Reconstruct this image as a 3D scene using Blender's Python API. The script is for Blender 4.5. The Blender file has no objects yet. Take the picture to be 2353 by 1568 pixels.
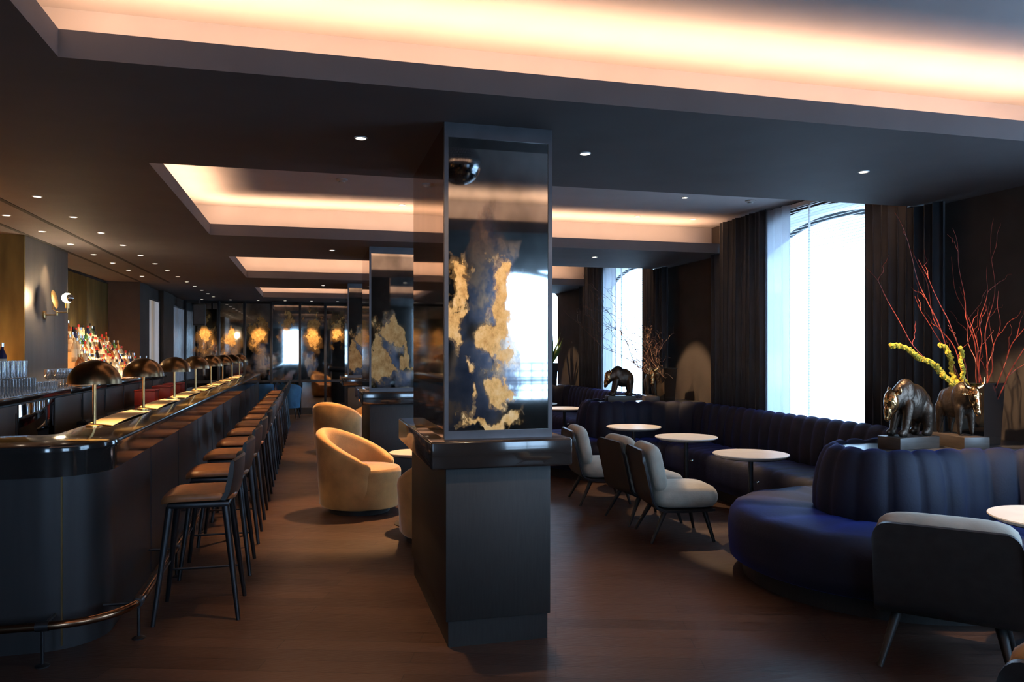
import bpy, bmesh, math, random
from math import sin, cos, pi, radians, sqrt, atan2
from mathutils import Vector, Matrix, noise as mnoise
random.seed(7)
SC = bpy.context.scene
COL = SC.collection

# ------------------------------------------------------------------ helpers
class MB:
    """collects geometry, then links it as one mesh object"""
    def __init__(s): s.v = []; s.f = []; s.mi = []; s.cur = 0
    def add(s, vs, fs):
        b = len(s.v); s.v += [tuple(v) for v in vs]
        for f in fs: s.f.append(tuple(b + i for i in f)); s.mi.append(s.cur)
        return s
    def box(s, x0, y0, z0, x1, y1, z1, M=None):
        vs = [(x0,y0,z0),(x1,y0,z0),(x1,y1,z0),(x0,y1,z0),(x0,y0,z1),(x1,y0,z1),(x1,y1,z1),(x0,y1,z1)]
        if M is not None: vs = [M @ Vector(v) for v in vs]
        return s.add(vs, [(0,3,2,1),(4,5,6,7),(0,1,5,4),(1,2,6,5),(2,3,7,6),(3,0,4,7)])
    def bevbox(s, x0, y0, z0, x1, y1, z1, b=.01, M=None, seg=2):
        bm = bmesh.new()
        bmesh.ops.create_cube(bm, size=1)
        for v in bm.verts:
            v.co = Vector(((x0+x1)/2 + v.co.x*(x1-x0), (y0+y1)/2 + v.co.y*(y1-y0), (z0+z1)/2 + v.co.z*(z1-z0)))
        bmesh.ops.bevel(bm, geom=bm.edges[:], offset=b, segments=seg, profile=.5, affect='EDGES')
        if M is not None: bm.transform(M)
        bm.verts.index_update()
        s.add([v.co[:] for v in bm.verts], [[v.index for v in f.verts] for f in bm.faces]); bm.free()
        return s
    def lathe(s, prof, n=24, c=(0,0,0), M=None, cap=True):
        vs = []; fs = []
        for (r, z) in prof:
            for i in range(n):
                a = 2*pi*i/n; vs.append(Vector((c[0]+r*cos(a), c[1]+r*sin(a), c[2]+z)))
        for k in range(len(prof)-1):
            for i in range(n):
                j = (i+1) % n
                fs.append((k*n+i, k*n+j, (k+1)*n+j, (k+1)*n+i))
        if cap:
            if prof[0][0] > 1e-5: fs.append(tuple(reversed(range(n))))
            if prof[-1][0] > 1e-5: fs.append(tuple((len(prof)-1)*n+i for i in range(n)))
        if M is not None: vs = [M @ v for v in vs]
        return s.add(vs, fs)
    def tube(s, pts, r, n=8, cap=True):
        pts = [Vector(p) for p in pts]; m = len(pts)
        rs = r if isinstance(r, (list, tuple)) else [r]*m
        vs = []; fs = []; up = None
        for i, p in enumerate(pts):
            t = (pts[min(i+1,m-1)] - pts[max(i-1,0)])
            if t.length < 1e-9: t = Vector((0,0,1))
            t.normalize()
            if up is None:
                up = Vector((0,0,1)) if abs(t.z) < .9 else Vector((1,0,0))
            a = (up - t*up.dot(t))
            if a.length < 1e-6: a = t.orthogonal()
            a.normalize(); b = t.cross(a); up = a
            for k in range(n):
                q = 2*pi*k/n; vs.append(p + (a*cos(q) + b*sin(q))*rs[i])
        for i in range(m-1):
            for k in range(n):
                j = (k+1) % n
                fs.append((i*n+k, i*n+j, (i+1)*n+j, (i+1)*n+k))
        if cap:
            fs.append(tuple(reversed(range(n)))); fs.append(tuple((m-1)*n+k for k in range(n)))
        return s.add(vs, fs)
    def grid(s, rows, closed_u=False, closed_v=False, flip=False):
        nu = len(rows); nv = len(rows[0]); vs = [p for r in rows for p in r]; fs = []
        for i in range(nu if closed_u else nu-1):
            for j in range(nv if closed_v else nv-1):
                a = i*nv+j; b = i*nv+(j+1) % nv; c = ((i+1) % nu)*nv+(j+1) % nv; d = ((i+1) % nu)*nv+j
                fs.append((a,d,c,b) if flip else (a,b,c,d))
        return s.add(vs, fs)
    def ball(s, c, r, n=16, m=10, M=None):
        rx, ry, rz = r if isinstance(r, (tuple, list)) else (r, r, r)
        prof = []
        vs = [Vector((0,0,-rz))]; fs = []
        for k in range(1, m):
            t = -pi/2 + pi*k/m
            for i in range(n):
                a = 2*pi*i/n; vs.append(Vector((rx*cos(t)*cos(a), ry*cos(t)*sin(a), rz*sin(t))))
        vs.append(Vector((0,0,rz))); L = len(vs)-1
        for i in range(n):
            j = (i+1) % n
            fs.append((0, 1+j, 1+i))
            for k in range(m-2): fs.append((1+k*n+i, 1+k*n+j, 1+(k+1)*n+j, 1+(k+1)*n+i))
            fs.append((L, 1+(m-2)*n+i, 1+(m-2)*n+j))
        if M is not None: vs = [M @ v for v in vs]
        vs = [v + Vector(c) for v in vs]
        return s.add(vs, fs)
    def build(s, name, m, parent=None, ang=40, loc=None):
        me = bpy.data.meshes.new(name); me.from_pydata(s.v, [], s.f)
        ms = m if isinstance(m, (list, tuple)) else [m]
        for x in ms: me.materials.append(x)
        if len(ms) > 1: me.polygons.foreach_set('material_index', s.mi)
        bm = bmesh.new(); bm.from_mesh(me); bmesh.ops.recalc_face_normals(bm, faces=bm.faces[:]); bm.to_mesh(me); bm.free()
        me.polygons.foreach_set('use_smooth', [True]*len(me.polygons))
        try: me.set_sharp_from_angle(angle=radians(ang))
        except Exception: pass
        me.update()
        o = bpy.data.objects.new(name, me); COL.objects.link(o)
        if parent is not None: o.parent = parent
        if loc is not None: o.location = loc
        return o

def tag(o, label=None, cat=None, group=None, kind=None):
    if label:
        n = len(label.split()); assert 4 <= n <= 16, (n, label)
        o['label'] = label
    if cat: o['category'] = cat
    if group: o['group'] = group
    if kind: o['kind'] = kind
    return o
def thing(name, label, cat, loc=(0,0,0), rz=0, group=None):
    o = bpy.data.objects.new(name, None); COL.objects.link(o); o.empty_display_size = .1
    o.location = loc; o.rotation_euler = (0,0,rz)
    return tag(o, label, cat, group)
def dup(root, loc=None, rz=None, label=None, group=None):
    def cp(o, par):
        c = o.copy(); COL.objects.link(c); c.parent = par
        for ch in list(o.children): cp(ch, c)
        return c
    r = cp(root, None)
    if loc is not None: r.location = loc
    if rz is not None: r.rotation_euler = (0,0,rz)
    if label: tag(r, label)
    if group: r['group'] = group
    return r
ORD = ['', 'first','second','third','fourth','fifth','sixth','seventh','eighth','ninth','tenth','eleventh','twelfth','thirteenth',
       'fourteenth','fifteenth','sixteenth','seventeenth','eighteenth','nineteenth','twentieth'] + \
      ['twenty-'+w for w in ('first','second','third','fourth','fifth','sixth','seventh','eighth','ninth')] + ['thirtieth'] + \
      ['thirty-'+w for w in ('first','second','third','fourth','fifth','sixth','seventh','eighth','ninth')]

# ------------------------------------------------------------------ materials
def newmat(name):
    m = bpy.data.materials.new(name); m.use_nodes = True
    nt = m.node_tree; nt.nodes.clear()
    out = nt.nodes.new('ShaderNodeOutputMaterial')
    return m, nt, out
def N(nt, t, **kw):
    n = nt.nodes.new(t)
    for k, v in kw.items():
        if k in n.inputs: n.inputs[k].default_value = v
        else: setattr(n, k, v)
    return n
def ramp(nt, fac, stops, interp='LINEAR'):
    r = nt.nodes.new('ShaderNodeValToRGB'); r.color_ramp.interpolation = interp
    el = r.color_ramp.elements
    while len(el) < len(stops): el.new(.5)
    for e, (p, c) in zip(el, stops):
        e.position = p; e.color = (c[0], c[1], c[2], 1) if isinstance(c, (tuple, list)) else (c, c, c, 1)
    nt.links.new(fac, r.inputs[0]); return r
def coords(nt, scale=(1,1,1), rot=(0,0,0), loc=(0,0,0)):
    tc = nt.nodes.new('ShaderNodeTexCoord'); mp = nt.nodes.new('ShaderNodeMapping')
    mp.inputs['Scale'].default_value = scale; mp.inputs['Rotation'].default_value = rot; mp.inputs['Location'].default_value = loc
    nt.links.new(tc.outputs['Object'], mp.inputs[0]); return mp.outputs[0]
def mat(name, col, rough=.5, metal=0, var=.12, nscale=8, bump=0, bscale=60, sheen=0, sheentint=None, spec=.5, coat=0, stretch=(1,1,1), emit=None, estr=0):
    m, nt, out = newmat(name)
    p = N(nt, 'ShaderNodeBsdfPrincipled'); nt.links.new(p.outputs[0], out.inputs[0])
    v = coords(nt, stretch)
    no = N(nt, 'ShaderNodeTexNoise', Scale=nscale, Detail=3.0); nt.links.new(v, no.inputs['Vector'])
    a = [max(0, c*(1-var)) for c in col]; b = [min(1, c*(1+var)) for c in col]
    r = ramp(nt, no.outputs[0], [(.3, a), (.7, b)]); nt.links.new(r.outputs[0], p.inputs['Base Color'])
    p.inputs['Roughness'].default_value = rough; p.inputs['Metallic'].default_value = metal
    p.inputs['Specular IOR Level'].default_value = spec
    if coat: p.inputs['Coat Weight'].default_value = coat; p.inputs['Coat Roughness'].default_value = .05
    if sheen:
        p.inputs['Sheen Weight'].default_value = sheen; p.inputs['Sheen Roughness'].default_value = .35
        p.inputs['Sheen Tint'].default_value = (*(sheentint or col), 1)
    if bump:
        n2 = N(nt, 'ShaderNodeTexNoise', Scale=bscale, Detail=2.0); nt.links.new(v, n2.inputs['Vector'])
        bp = N(nt, 'ShaderNodeBump', Strength=bump, Distance=.01); nt.links.new(n2.outputs[0], bp.inputs['Height'])
        nt.links.new(bp.outputs[0], p.inputs['Normal'])
    if emit:
        p.inputs['Emission Color'].default_value = (*emit, 1); p.inputs['Emission Strength'].default_value = estr
    return m
def emission(name, col, s):
    m, nt, out = newmat(name)
    e = N(nt, 'ShaderNodeEmission'); e.inputs[0].default_value = (*col, 1); e.inputs[1].default_value = s
    nt.links.new(e.outputs[0], out.inputs[0]); return m
def glass(name, tint=(1,1,1), refl=.12, diff=0, dcol=(1,1,1), rough=.02):
    """thin clear glass: see-through with a fresnel gloss"""
    m, nt, out = newmat(name)
    t = N(nt, 'ShaderNodeBsdfTransparent'); t.inputs[0].default_value = (*tint, 1)
    g = N(nt, 'ShaderNodeBsdfGlossy', Roughness=rough)
    lw = N(nt, 'ShaderNodeLayerWeight', Blend=.35)
    rm = ramp(nt, lw.outputs['Facing'], [(0, refl*.5), (1, min(1, refl*4))])
    mx = N(nt, 'ShaderNodeMixShader'); nt.links.new(rm.outputs[0], mx.inputs[0]); nt.links.new(t.outputs[0], mx.inputs[1]); nt.links.new(g.outputs[0], mx.inputs[2])
    last = mx
    if diff:
        d = N(nt, 'ShaderNodeBsdfDiffuse'); d.inputs[0].default_value = (*dcol, 1)
        m2 = N(nt, 'ShaderNodeMixShader'); m2.inputs[0].default_value = diff
        nt.links.new(last.outputs[0], m2.inputs[1]); nt.links.new(d.outputs[0], m2.inputs[2]); last = m2
    nt.links.new(last.outputs[0], out.inputs[0]); return m
def sheer(name, col, tr):
    m, nt, out = newmat(name)
    t = N(nt, 'ShaderNodeBsdfTransparent'); d = N(nt, 'ShaderNodeBsdfDiffuse'); l = N(nt, 'ShaderNodeBsdfTranslucent')
    no = N(nt, 'ShaderNodeTexNoise', Scale=200.0); nt.links.new(coords(nt), no.inputs['Vector'])
    r = ramp(nt, no.outputs[0], [(.3, [c*.92 for c in col]), (.7, col)])
    nt.links.new(r.outputs[0], d.inputs[0]); nt.links.new(r.outputs[0], l.inputs[0])
    a = N(nt, 'ShaderNodeMixShader'); a.inputs[0].default_value = .6; nt.links.new(d.outputs[0], a.inputs[1]); nt.links.new(l.outputs[0], a.inputs[2])
    b = N(nt, 'ShaderNodeMixShader'); b.inputs[0].default_value = tr; nt.links.new(a.outputs[0], b.inputs[1]); nt.links.new(t.outputs[0], b.inputs[2])
    nt.links.new(b.outputs[0], out.inputs[0]); return m
def antique(name, seed, gold, dark, thr=.5, noise=2.2, tint=(.50,.52,.52), goldcol=((.50,.24,.05),(.80,.47,.15),(.92,.66,.33)), soft=.05):
    """foxed mirror: clear silvering with gold-leaf blotches, painted light scallops on the far panels, and dark tarnish at the given places (x, z, rx, rz)"""
    m, nt, out = newmat(name)
    tc = nt.nodes.new('ShaderNodeTexCoord')
    v = coords(nt, (1, 1, .7), loc=(seed*3.1, seed*1.7, seed*2.3))
    n1 = N(nt, 'ShaderNodeTexNoise', Scale=4.5, Detail=9.0, Roughness=.66); nt.links.new(v, n1.inputs['Vector'])
    n0 = N(nt, 'ShaderNodeTexNoise', Scale=3.0, Detail=3.0); nt.links.new(v, n0.inputs['Vector'])
    n2 = N(nt, 'ShaderNodeTexNoise', Scale=4.0, Detail=6.0, Roughness=.6)
    nt.links.new(coords(nt, (1, 1, .5), loc=(seed*5.3+4, seed*2.9, seed)), n2.inputs['Vector'])
    wn = N(nt, 'ShaderNodeTexNoise', Scale=5.0, Detail=4.0); nt.links.new(v, wn.inputs['Vector'])
    w1 = N(nt, 'ShaderNodeVectorMath', operation='SUBTRACT'); nt.links.new(wn.outputs['Color'], w1.inputs[0]); w1.inputs[1].default_value = (.5,.5,.5)
    w2 = N(nt, 'ShaderNodeVectorMath', operation='MULTIPLY_ADD'); nt.links.new(w1.outputs[0], w2.inputs[0]); w2.inputs[1].default_value = (.45,0,.6); nt.links.new(tc.outputs['Object'], w2.inputs[2])
    def field(blobs, nz):
        last = None
        for (x, z, rx, rz) in blobs:
            sb = N(nt, 'ShaderNodeVectorMath', operation='SUBTRACT'); nt.links.new(w2.outputs[0], sb.inputs[0]); sb.inputs[1].default_value = (x, 0, z)
            ml = N(nt, 'ShaderNodeVectorMath', operation='MULTIPLY'); nt.links.new(sb.outputs[0], ml.inputs[0]); ml.inputs[1].default_value = (1/rx, 0, 1/rz)
            ln = N(nt, 'ShaderNodeVectorMath', operation='LENGTH'); nt.links.new(ml.outputs[0], ln.inputs[0])
            if last is None: last = ln.outputs['Value']
            else:
                mn_ = N(nt, 'ShaderNodeMath', operation='MINIMUM'); nt.links.new(last, mn_.inputs[0]); nt.links.new(ln.outputs['Value'], mn_.inputs[1]); last = mn_.outputs[0]
        a = N(nt, 'ShaderNodeMath', operation='MULTIPLY_ADD'); nt.links.new(last, a.inputs[0]); a.inputs[1].default_value = -.5; a.inputs[2].default_value = 1.0 - noise*.5
        b = N(nt, 'ShaderNodeMath', operation='MULTIPLY_ADD'); nt.links.new(nz.outputs[0], b.inputs[0]); b.inputs[1].default_value = noise; nt.links.new(a.outputs[0], b.inputs[2])
        return b.outputs[0]
    gmask = ramp(nt, field(gold, n1), [(thr-soft*4, 0), (thr-soft*.3, .28), (thr+soft*.3, .85), (thr+soft*3, 1)])
    dmask = ramp(nt, field(dark, n2), [(thr-.22, 0), (thr+.12, .9)])
    sp = N(nt, 'ShaderNodeTexNoise', Scale=18.0, Detail=5.0, Roughness=.7); nt.links.new(v, sp.inputs['Vector'])
    mir = N(nt, 'ShaderNodeBsdfPrincipled', Metallic=1.0, Roughness=.035)
    mc = ramp(nt, n0.outputs[0], [(.35, tint), (.65, [c*.42 for c in tint])]); nt.links.new(mc.outputs[0], mir.inputs['Base Color'])
    gl = N(nt, 'ShaderNodeBsdfPrincipled', Metallic=.35, Roughness=.5)
    gc = ramp(nt, sp.outputs[0], [(.3, goldcol[0]), (.5, goldcol[1]), (.72, goldcol[2])]); nt.links.new(gc.outputs[0], gl.inputs['Base Color'])
    dk = N(nt, 'ShaderNodeBsdfPrincipled', Metallic=.9, Roughness=.16)
    dc = ramp(nt, n1.outputs[0], [(.32, (.03,.033,.05)), (.45, (.075,.07,.085)), (.54, (.24,.145,.09)), (.68, (.07,.055,.06))]); nt.links.new(dc.outputs[0], dk.inputs['Base Color'])
    a = N(nt, 'ShaderNodeMixShader'); nt.links.new(dmask.outputs[0], a.inputs[0]); nt.links.new(mir.outputs[0], a.inputs[1]); nt.links.new(dk.outputs[0], a.inputs[2])
    b = N(nt, 'ShaderNodeMixShader'); nt.links.new(gmask.outputs[0], b.inputs[0]); nt.links.new(a.outputs[0], b.inputs[1]); nt.links.new(gl.outputs[0], b.inputs[2])
    nt.links.new(b.outputs[0], out.inputs[0]); return m
def wood_floor(name):
    m, nt, out = newmat(name)
    p = N(nt, 'ShaderNodeBsdfPrincipled'); nt.links.new(p.outputs[0], out.inputs[0])
    v = coords(nt, rot=(0,0,radians(18)))
    br = N(nt, 'ShaderNodeTexBrick', Scale=1.0); nt.links.new(v, br.inputs['Vector'])
    br.inputs['Brick Width'].default_value = 1.5; br.inputs['Row Height'].default_value = .14; br.inputs['Mortar Size'].default_value = .003
    br.inputs['Color1'].default_value = (.046,.024,.017,1); br.inputs['Color2'].default_value = (.076,.041,.029,1); br.inputs['Mortar'].default_value = (.02,.012,.01,1)
    gr = N(nt, 'ShaderNodeTexNoise', Scale=3.0, Detail=6.0)
    v2 = coords(nt, (2,30,2), rot=(0,0,radians(18))); nt.links.new(v2, gr.inputs['Vector'])
    mx = nt.nodes.new('ShaderNodeMix'); mx.data_type = 'RGBA'; mx.blend_type = 'MULTIPLY'; mx.inputs[0].default_value = .7
    g2 = ramp(nt, gr.outputs[0], [(.3, .55), (.7, 1.0)])
    nt.links.new(br.outputs[0], mx.inputs[6]); nt.links.new(g2.outputs[0], mx.inputs[7]); nt.links.new(mx.outputs[2], p.inputs['Base Color'])
    rr = ramp(nt, gr.outputs[0], [(.3, .34), (.7, .52)]); nt.links.new(rr.outputs[0], p.inputs['Roughness'])
    p.inputs['Specular IOR Level'].default_value = .35
    bp = N(nt, 'ShaderNodeBump', Strength=.25, Distance=.004); nt.links.new(gr.outputs[0], bp.inputs['Height']); nt.links.new(bp.outputs[0], p.inputs['Normal'])
    return m

M = {}
M['floor'] = wood_floor('dark_oak_boards')
M['soffit'] = mat('charcoal_plaster', (.108,.098,.101), .75, var=.06, nscale=3, spec=.2)
M['coffer'] = mat('grey_plaster', (.42,.39,.39), .8, var=.04, nscale=3, spec=.2)
M['wall'] = mat('dark_brown_plaster', (.055,.045,.040), .7, var=.15, nscale=4, spec=.25)
M['steel'] = mat('dark_bronze_panel', (.12,.11,.10), .38, metal=.7, var=.12, nscale=2, stretch=(6,6,.4))
M['olive'] = mat('olive_gold_panel', (.19,.145,.045), .42, metal=.5, var=.35, nscale=3, stretch=(2,2,.5))
M['black'] = mat('black_lacquer', (.018,.016,.016), .12, var=.1, spec=.5, coat=.6)
M['blackwood'] = mat('ebonised_wood', (.020,.0185,.018), .5, var=.2, stretch=(12,12,1), spec=.4)
M['barfront'] = mat('bar_front_bronze', (.040,.038,.041), .40, metal=.5, var=.12, nscale=3, stretch=(5,5,.4))
M['iron'] = mat('blackened_steel', (.05,.05,.055), .38, metal=.8)
M['frame'] = mat('pillar_frame_steel', (.075,.075,.085), .4, metal=.6)
M['brass'] = mat('aged_brass', (.62,.40,.17), .28, metal=1, var=.15)
M['dome'] = mat('antique_bronze_dome', (.20,.125,.065), .30, metal=1, var=.3, nscale=14)
M['domein'] = mat('dome_lining', (.55,.42,.22), .45, metal=.3, var=.05)
M['leather'] = mat('cognac_leather', (.30,.125,.05), .42, var=.15, nscale=20, bump=.1, bscale=250)
M['dkleather'] = mat('black_leather', (.022,.020,.020), .36, var=.2, nscale=20, bump=.1, bscale=200)
M['menu'] = mat('parchment_menu', (.62,.43,.22), .6, var=.1, nscale=12)
M['camel'] = mat('camel_velvet', (.62,.34,.12), .75, var=.32, nscale=3.5, sheen=.9, sheentint=(.9,.8,.65), bump=.15, bscale=90)
M['greyvelvet'] = mat('stone_velvet', (.50,.46,.38), .8, var=.2, nscale=6, sheen=.6, sheentint=(.7,.68,.62), bump=.15, bscale=70)
M['navy'] = mat('navy_velvet', (.0016,.0040,.019), .75, var=.25, nscale=5, sheen=.42, sheentint=(.006,.055,.55), bump=.12, bscale=60)
M['blue'] = mat('blue_velvet', (.035,.13,.24), .8, var=.25, nscale=6, sheen=.5, sheentint=(.1,.35,.7))
M['marble'] = mat('pale_table_top', (.74,.70,.65), .32, var=.07, nscale=6)
M['chrome'] = mat('chrome', (.8,.8,.82), .1, metal=1, var=.03)
M['curtain'] = mat('charcoal_velvet_drape', (.030,.034,.042), .6, var=.15, nscale=6, sheen=.7, sheentint=(.45,.45,.45))
M['sheer'] = sheer('white_voile', (.9,.92,.97), .25)
M['slat'] = mat('white_blind_slat', (.78,.77,.74), .5, var=.03)
M['reveal'] = mat('white_reveal_paint', (.85,.86,.86), .7, var=.03)
M['winframe'] = mat('window_frame_dark', (.04,.045,.055), .5)
M['pane'] = glass('window_glass', (.97,.99,1), .05)
M['clear'] = glass('clear_glass', (.93,.95,.96), .4, diff=.16, dcol=(.8,.85,.9))
M['bronze'] = mat('dark_bronze', (.075,.055,.042), .38, metal=.85, var=.3, nscale=20, bump=.4, bscale=45)
M['polbronze'] = mat('polished_bronze', (.62,.36,.16), .16, metal=1, var=.25, nscale=18, bump=.5, bscale=30)
M['plinth'] = mat('stained_plinth', (.06,.045,.036), .4, var=.2, stretch=(1,1,8))
M['stone'] = mat('ledge_stone', (.05,.05,.055), .3, var=.2)
M['redtwig'] = mat('red_dogwood_bark', (.26,.035,.018), .5, var=.4, nscale=30)
M['twig'] = mat('brown_twig_bark', (.11,.055,.035), .6, var=.4, nscale=30)
M['moss'] = mat('yellow_lichen', (.55,.42,.04), .9, var=.45, nscale=40, bump=1, bscale=80)
M['leaf'] = mat('green_leaf', (.07,.13,.03), .5, var=.4)
M['bronzemirror'] = mat('bronze_mirror', (.50,.34,.20), .05, metal=1, var=.12, nscale=1.2, stretch=(1,4,.3))
M['mirror'] = mat('clear_mirror', (.62,.64,.68), .03, metal=1, var=.05, nscale=2)
GB = [(.33,1.98,.075,.10),(.36,2.03,.06,.05),(.32,1.82,.07,.16),(.31,1.66,.06,.12),(.05,1.92,.045,.16),(.08,1.74,.05,.12),(.17,1.55,.035,.06),(.17,1.38,.03,.10),(.345,1.40,.04,.06),(.25,1.25,.12,.03)]
DB = [(.18,1.86,.10,.30),(.14,1.50,.12,.22),(.24,1.48,.07,.16),(.36,1.52,.06,.16),(.25,2.10,.16,.10),(.36,2.2,.06,.08),(.04,1.4,.06,.2)]
M['ant1'] = antique('antique_mirror_near', 1.0, GB, DB)
M['ant2'] = antique('antique_mirror_mid', 2.6, [(.12,1.55,.09,.30),(.30,1.80,.10,.12),(.40,1.55,.06,.16),(.2,1.35,.14,.07)], [(.24,1.62,.12,.30),(.15,1.3,.14,.12),(.36,1.3,.12,.12)], goldcol=((.30,.14,.03),(.5,.28,.08),(.65,.42,.18)))
M['ant3'] = antique('antique_mirror_panel', 3.3, [(-2.5,2.1,.16,.30),(-1.86,1.9,.14,.2),(-1.24,2.1,.16,.3),(-.55,2.3,.12,.2),(.08,2.1,.14,.35),(.7,2.2,.14,.25),(1.3,2,.16,.3),(-.6,.5,.2,.2),(2.2,2,.2,.3)], [(-2.5,1.5,.2,.3),(-1.86,1.3,.2,.3),(-1.24,1.3,.25,.35),(.0,1.2,.12,.2)], goldcol=((.25,.12,.03),(.42,.23,.06),(.6,.38,.14)), soft=.2)  # gold below the downlights paints their light scallops into the panel colour
M['lens'] = emission('lamp_lens', (1,.86,.68), 14)
M['bulb'] = emission('globe_bulb', (1,.74,.45), 480)
M['led'] = emission('led_tape', (1,.55,.22), 3)
M['detector'] = mat('detector_plastic', (.35,.33,.32), .5)
M['stonefacade'] = mat('pale_stone_facade', (.8,.8,.79), .9, var=.1, nscale=2)
M['facadeglass'] = mat('facade_glass', (.45,.52,.54), .3)
M['pavement'] = mat('pavement', (.4,.4,.4), .9)
M['redleather'] = mat('red_leather', (.42,.035,.02), .4)
M['glowglass'] = mat('painted_glow_glass', (.5,.48,.48), .3, var=.3, nscale=3, stretch=(1,3,.5), emit=(1,.92,.92), estr=.26)  # no lamp behind it: the panel's brightness is painted as emission
_nt = M['glowglass'].node_tree; _p = [n for n in _nt.nodes if n.type == 'BSDF_PRINCIPLED'][0]
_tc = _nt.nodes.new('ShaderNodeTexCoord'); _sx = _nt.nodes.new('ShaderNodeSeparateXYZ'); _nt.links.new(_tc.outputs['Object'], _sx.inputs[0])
_r = ramp(_nt, _sx.outputs[1], [(.0,(.9,.88,.95)),(.22,(.85,.82,.85)),(.45,(.75,.5,.2)),(.62,(.55,.45,.35)),(.8,(.9,.88,.95))]); _nt.links.new(_r.outputs[0], _p.inputs['Emission Color'])  # white and gold light tones painted across the panel
M['dimglowglass'] = mat('painted_dim_glow_glass', (.2,.24,.3), .2, var=.4, nscale=4, stretch=(1,6,.5), emit=(.62,.76,1), estr=.10)  # bluish brightness painted in as a faint emission
M['white'] = mat('white_cloth', (.75,.75,.75), .7)
M['discoball'] = mat('mirror_tile', (.75,.77,.8), .04, metal=1, var=.02)

# ------------------------------------------------------------------ camera
YAW = math.atan(465.5/1770)
cd = bpy.data.cameras.new('camera'); cam = bpy.data.objects.new('camera', cd); COL.objects.link(cam)
cam.location = (0,0,1.6); cam.rotation_euler = (pi/2, 0, -YAW)
cd.sensor_width = 36; cd.lens = 36*1770/2353; cd.shift_y = (808-784)/2353; cd.clip_start = .05
SC.camera = cam
SC.view_settings.view_transform = 'Standard'; SC.view_settings.look = 'None'
SC.view_settings.exposure = 0.0; SC.view_settings.gamma = 1
cy = SC.cycles
cy.use_denoising = True; cy.max_bounces = 7; cy.diffuse_bounces = 4; cy.glossy_bounces = 5; cy.transmission_bounces = 4; cy.transparent_max_bounces = 16
cy.sample_clamp_indirect = 4; cy.caustics_reflective = False; cy.caustics_refractive = False
try: cy.denoiser = 'OPENIMAGEDENOISE'
except Exception: pass

# ------------------------------------------------------------------ setting
ZC, ZU = 2.85, 3.25
XL, XW = -1.03, 5.2
COF = [(.5,3.65),(5.55,8.8),(10.75,13.75),(15.8,18.6)]
fl = MB().box(-5.2,-3.2,-.1,5.6,21,0).build('floor', M['floor']); tag(fl, kind='structure')
c = MB()
c.cur = 0
c.box(-5.2,-3.2,ZC,XL,21,ZC+.02)
ys = [-3.2] + [y for a in COF for y in a] + [21]
for i in range(0, len(ys), 2): c.box(XL, ys[i], ZC, XW, ys[i+1], ZC+.02)
PD = .48
for (a, b) in COF:                       # upstands of the coffer lips
    c.box(XL-.03, a-.03, ZC+.02, XL, b+.03, ZC+.12)
    c.box(XL, a-.03, ZC+.02, XW, a, ZC+.12)
    c.box(XL, b, ZC+.02, XW, b+.03, ZC+.12)
c.cur = 1
c.box(-5.2,-3.2,ZU,5.6,21,ZU+.1)
for (a, b) in COF:                       # cove pockets behind the lips
    c.box(XL-PD-.04, a-PD, ZC+.021, XL-PD, b+PD, ZU)
    c.box(XL-PD, a-PD-.04, ZC+.021, XW, a-PD, ZU)
    c.box(XL-PD, b+PD, ZC+.021, XW, b+PD+.04, ZU)
    c.box(XL-PD, a-PD, ZC+.021, XW, a-.031, ZC+.026); c.box(XL-PD, b+.031, ZC+.021, XW, b+PD, ZC+.026); c.box(XL-PD, a-.03, ZC+.021, XL-.031, b+.03, ZC+.026)
tag(c.build('ceiling', [M['soffit'], M['coffer']]), kind='structure')
# ceiling slots over the bar
for i, (x, y0, y1) in enumerate(((-2.45, 5.5, 15.0), (-2.93, 6.5, 15.0))):
    s = MB().box(x-.022, y0, ZC-.004, x+.022, y1, ZC+.01).build('trim_%d' % (i+1), mat('slot_black', (.006,.006,.006), .9)); tag(s, kind='structure')

# left wall: recessed niches between piers
w = MB()
w.cur = 0
w.box(-5.2,-3.2,0,-3.5,5.7,ZC); w.box(-3.8,5.7,0,-3.5,20.6,ZC)
w.cur = 1
w.box(-3.5,9.33,0,-2.95,10.3,ZC); w.box(-3.5,10.304,0,-2.95,10.83,ZC)
w.cur = 0
w.box(-3.5,15.1,0,-2.95,15.95,ZC)
w.box(-3.5,17.15,0,-2.9,18.35,ZC)
w.box(-3.5,15.95,0,-3.0,17.15,ZC); w.box(-3.5,18.35,0,-2.96,20.4,ZC)
tag(w.build('wall_left', [M['wall'], M['steel']]), kind='structure')
for i, (y0, y1) in enumerate(((6.2,7.7),(7.72,9.3),(10.86,12.3),(12.32,13.7),(13.72,15.08))):
    o = MB().bevbox(-3.5,y0,1.25,-3.46,y1,2.8,.004).build('wall_panel', M['olive'])
    tag(o, 'olive gold wall panel behind the back bar, %s from the camera' % ORD[i+1], 'panel', 'gold panels behind the bar')
o = MB().box(-3.5,9.31,1.0,-2.952,9.329,ZC).build('wall_panel', M['olive'])
tag(o, 'olive gold panel on the near side of the sconce pier', 'panel')
# far wall, back wall
tag(MB().box(-5.2,20.3,0,5.6,20.5,ZC).build('wall_far', M['wall']), kind='structure')
w = MB(); w.box(-5.2,-3.2,0,-1.4,-3.0,ZU); w.box(-1.4,-3.2,0,-.45,-3.0,.9); w.box(-1.4,-3.2,2.8,-.45,-3.0,ZU); w.box(-.45,-3.2,0,2.85,-3.0,ZU); w.box(2.85,-3.2,0,5.0,-3.0,.83); w.box(5.0,-3.2,0,5.6,-3.0,ZU); w.box(2.85,-3.2,3.0,5.0,-3.0,ZU)
tag(w.build('wall_back', M['wall']), kind='structure')
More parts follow.
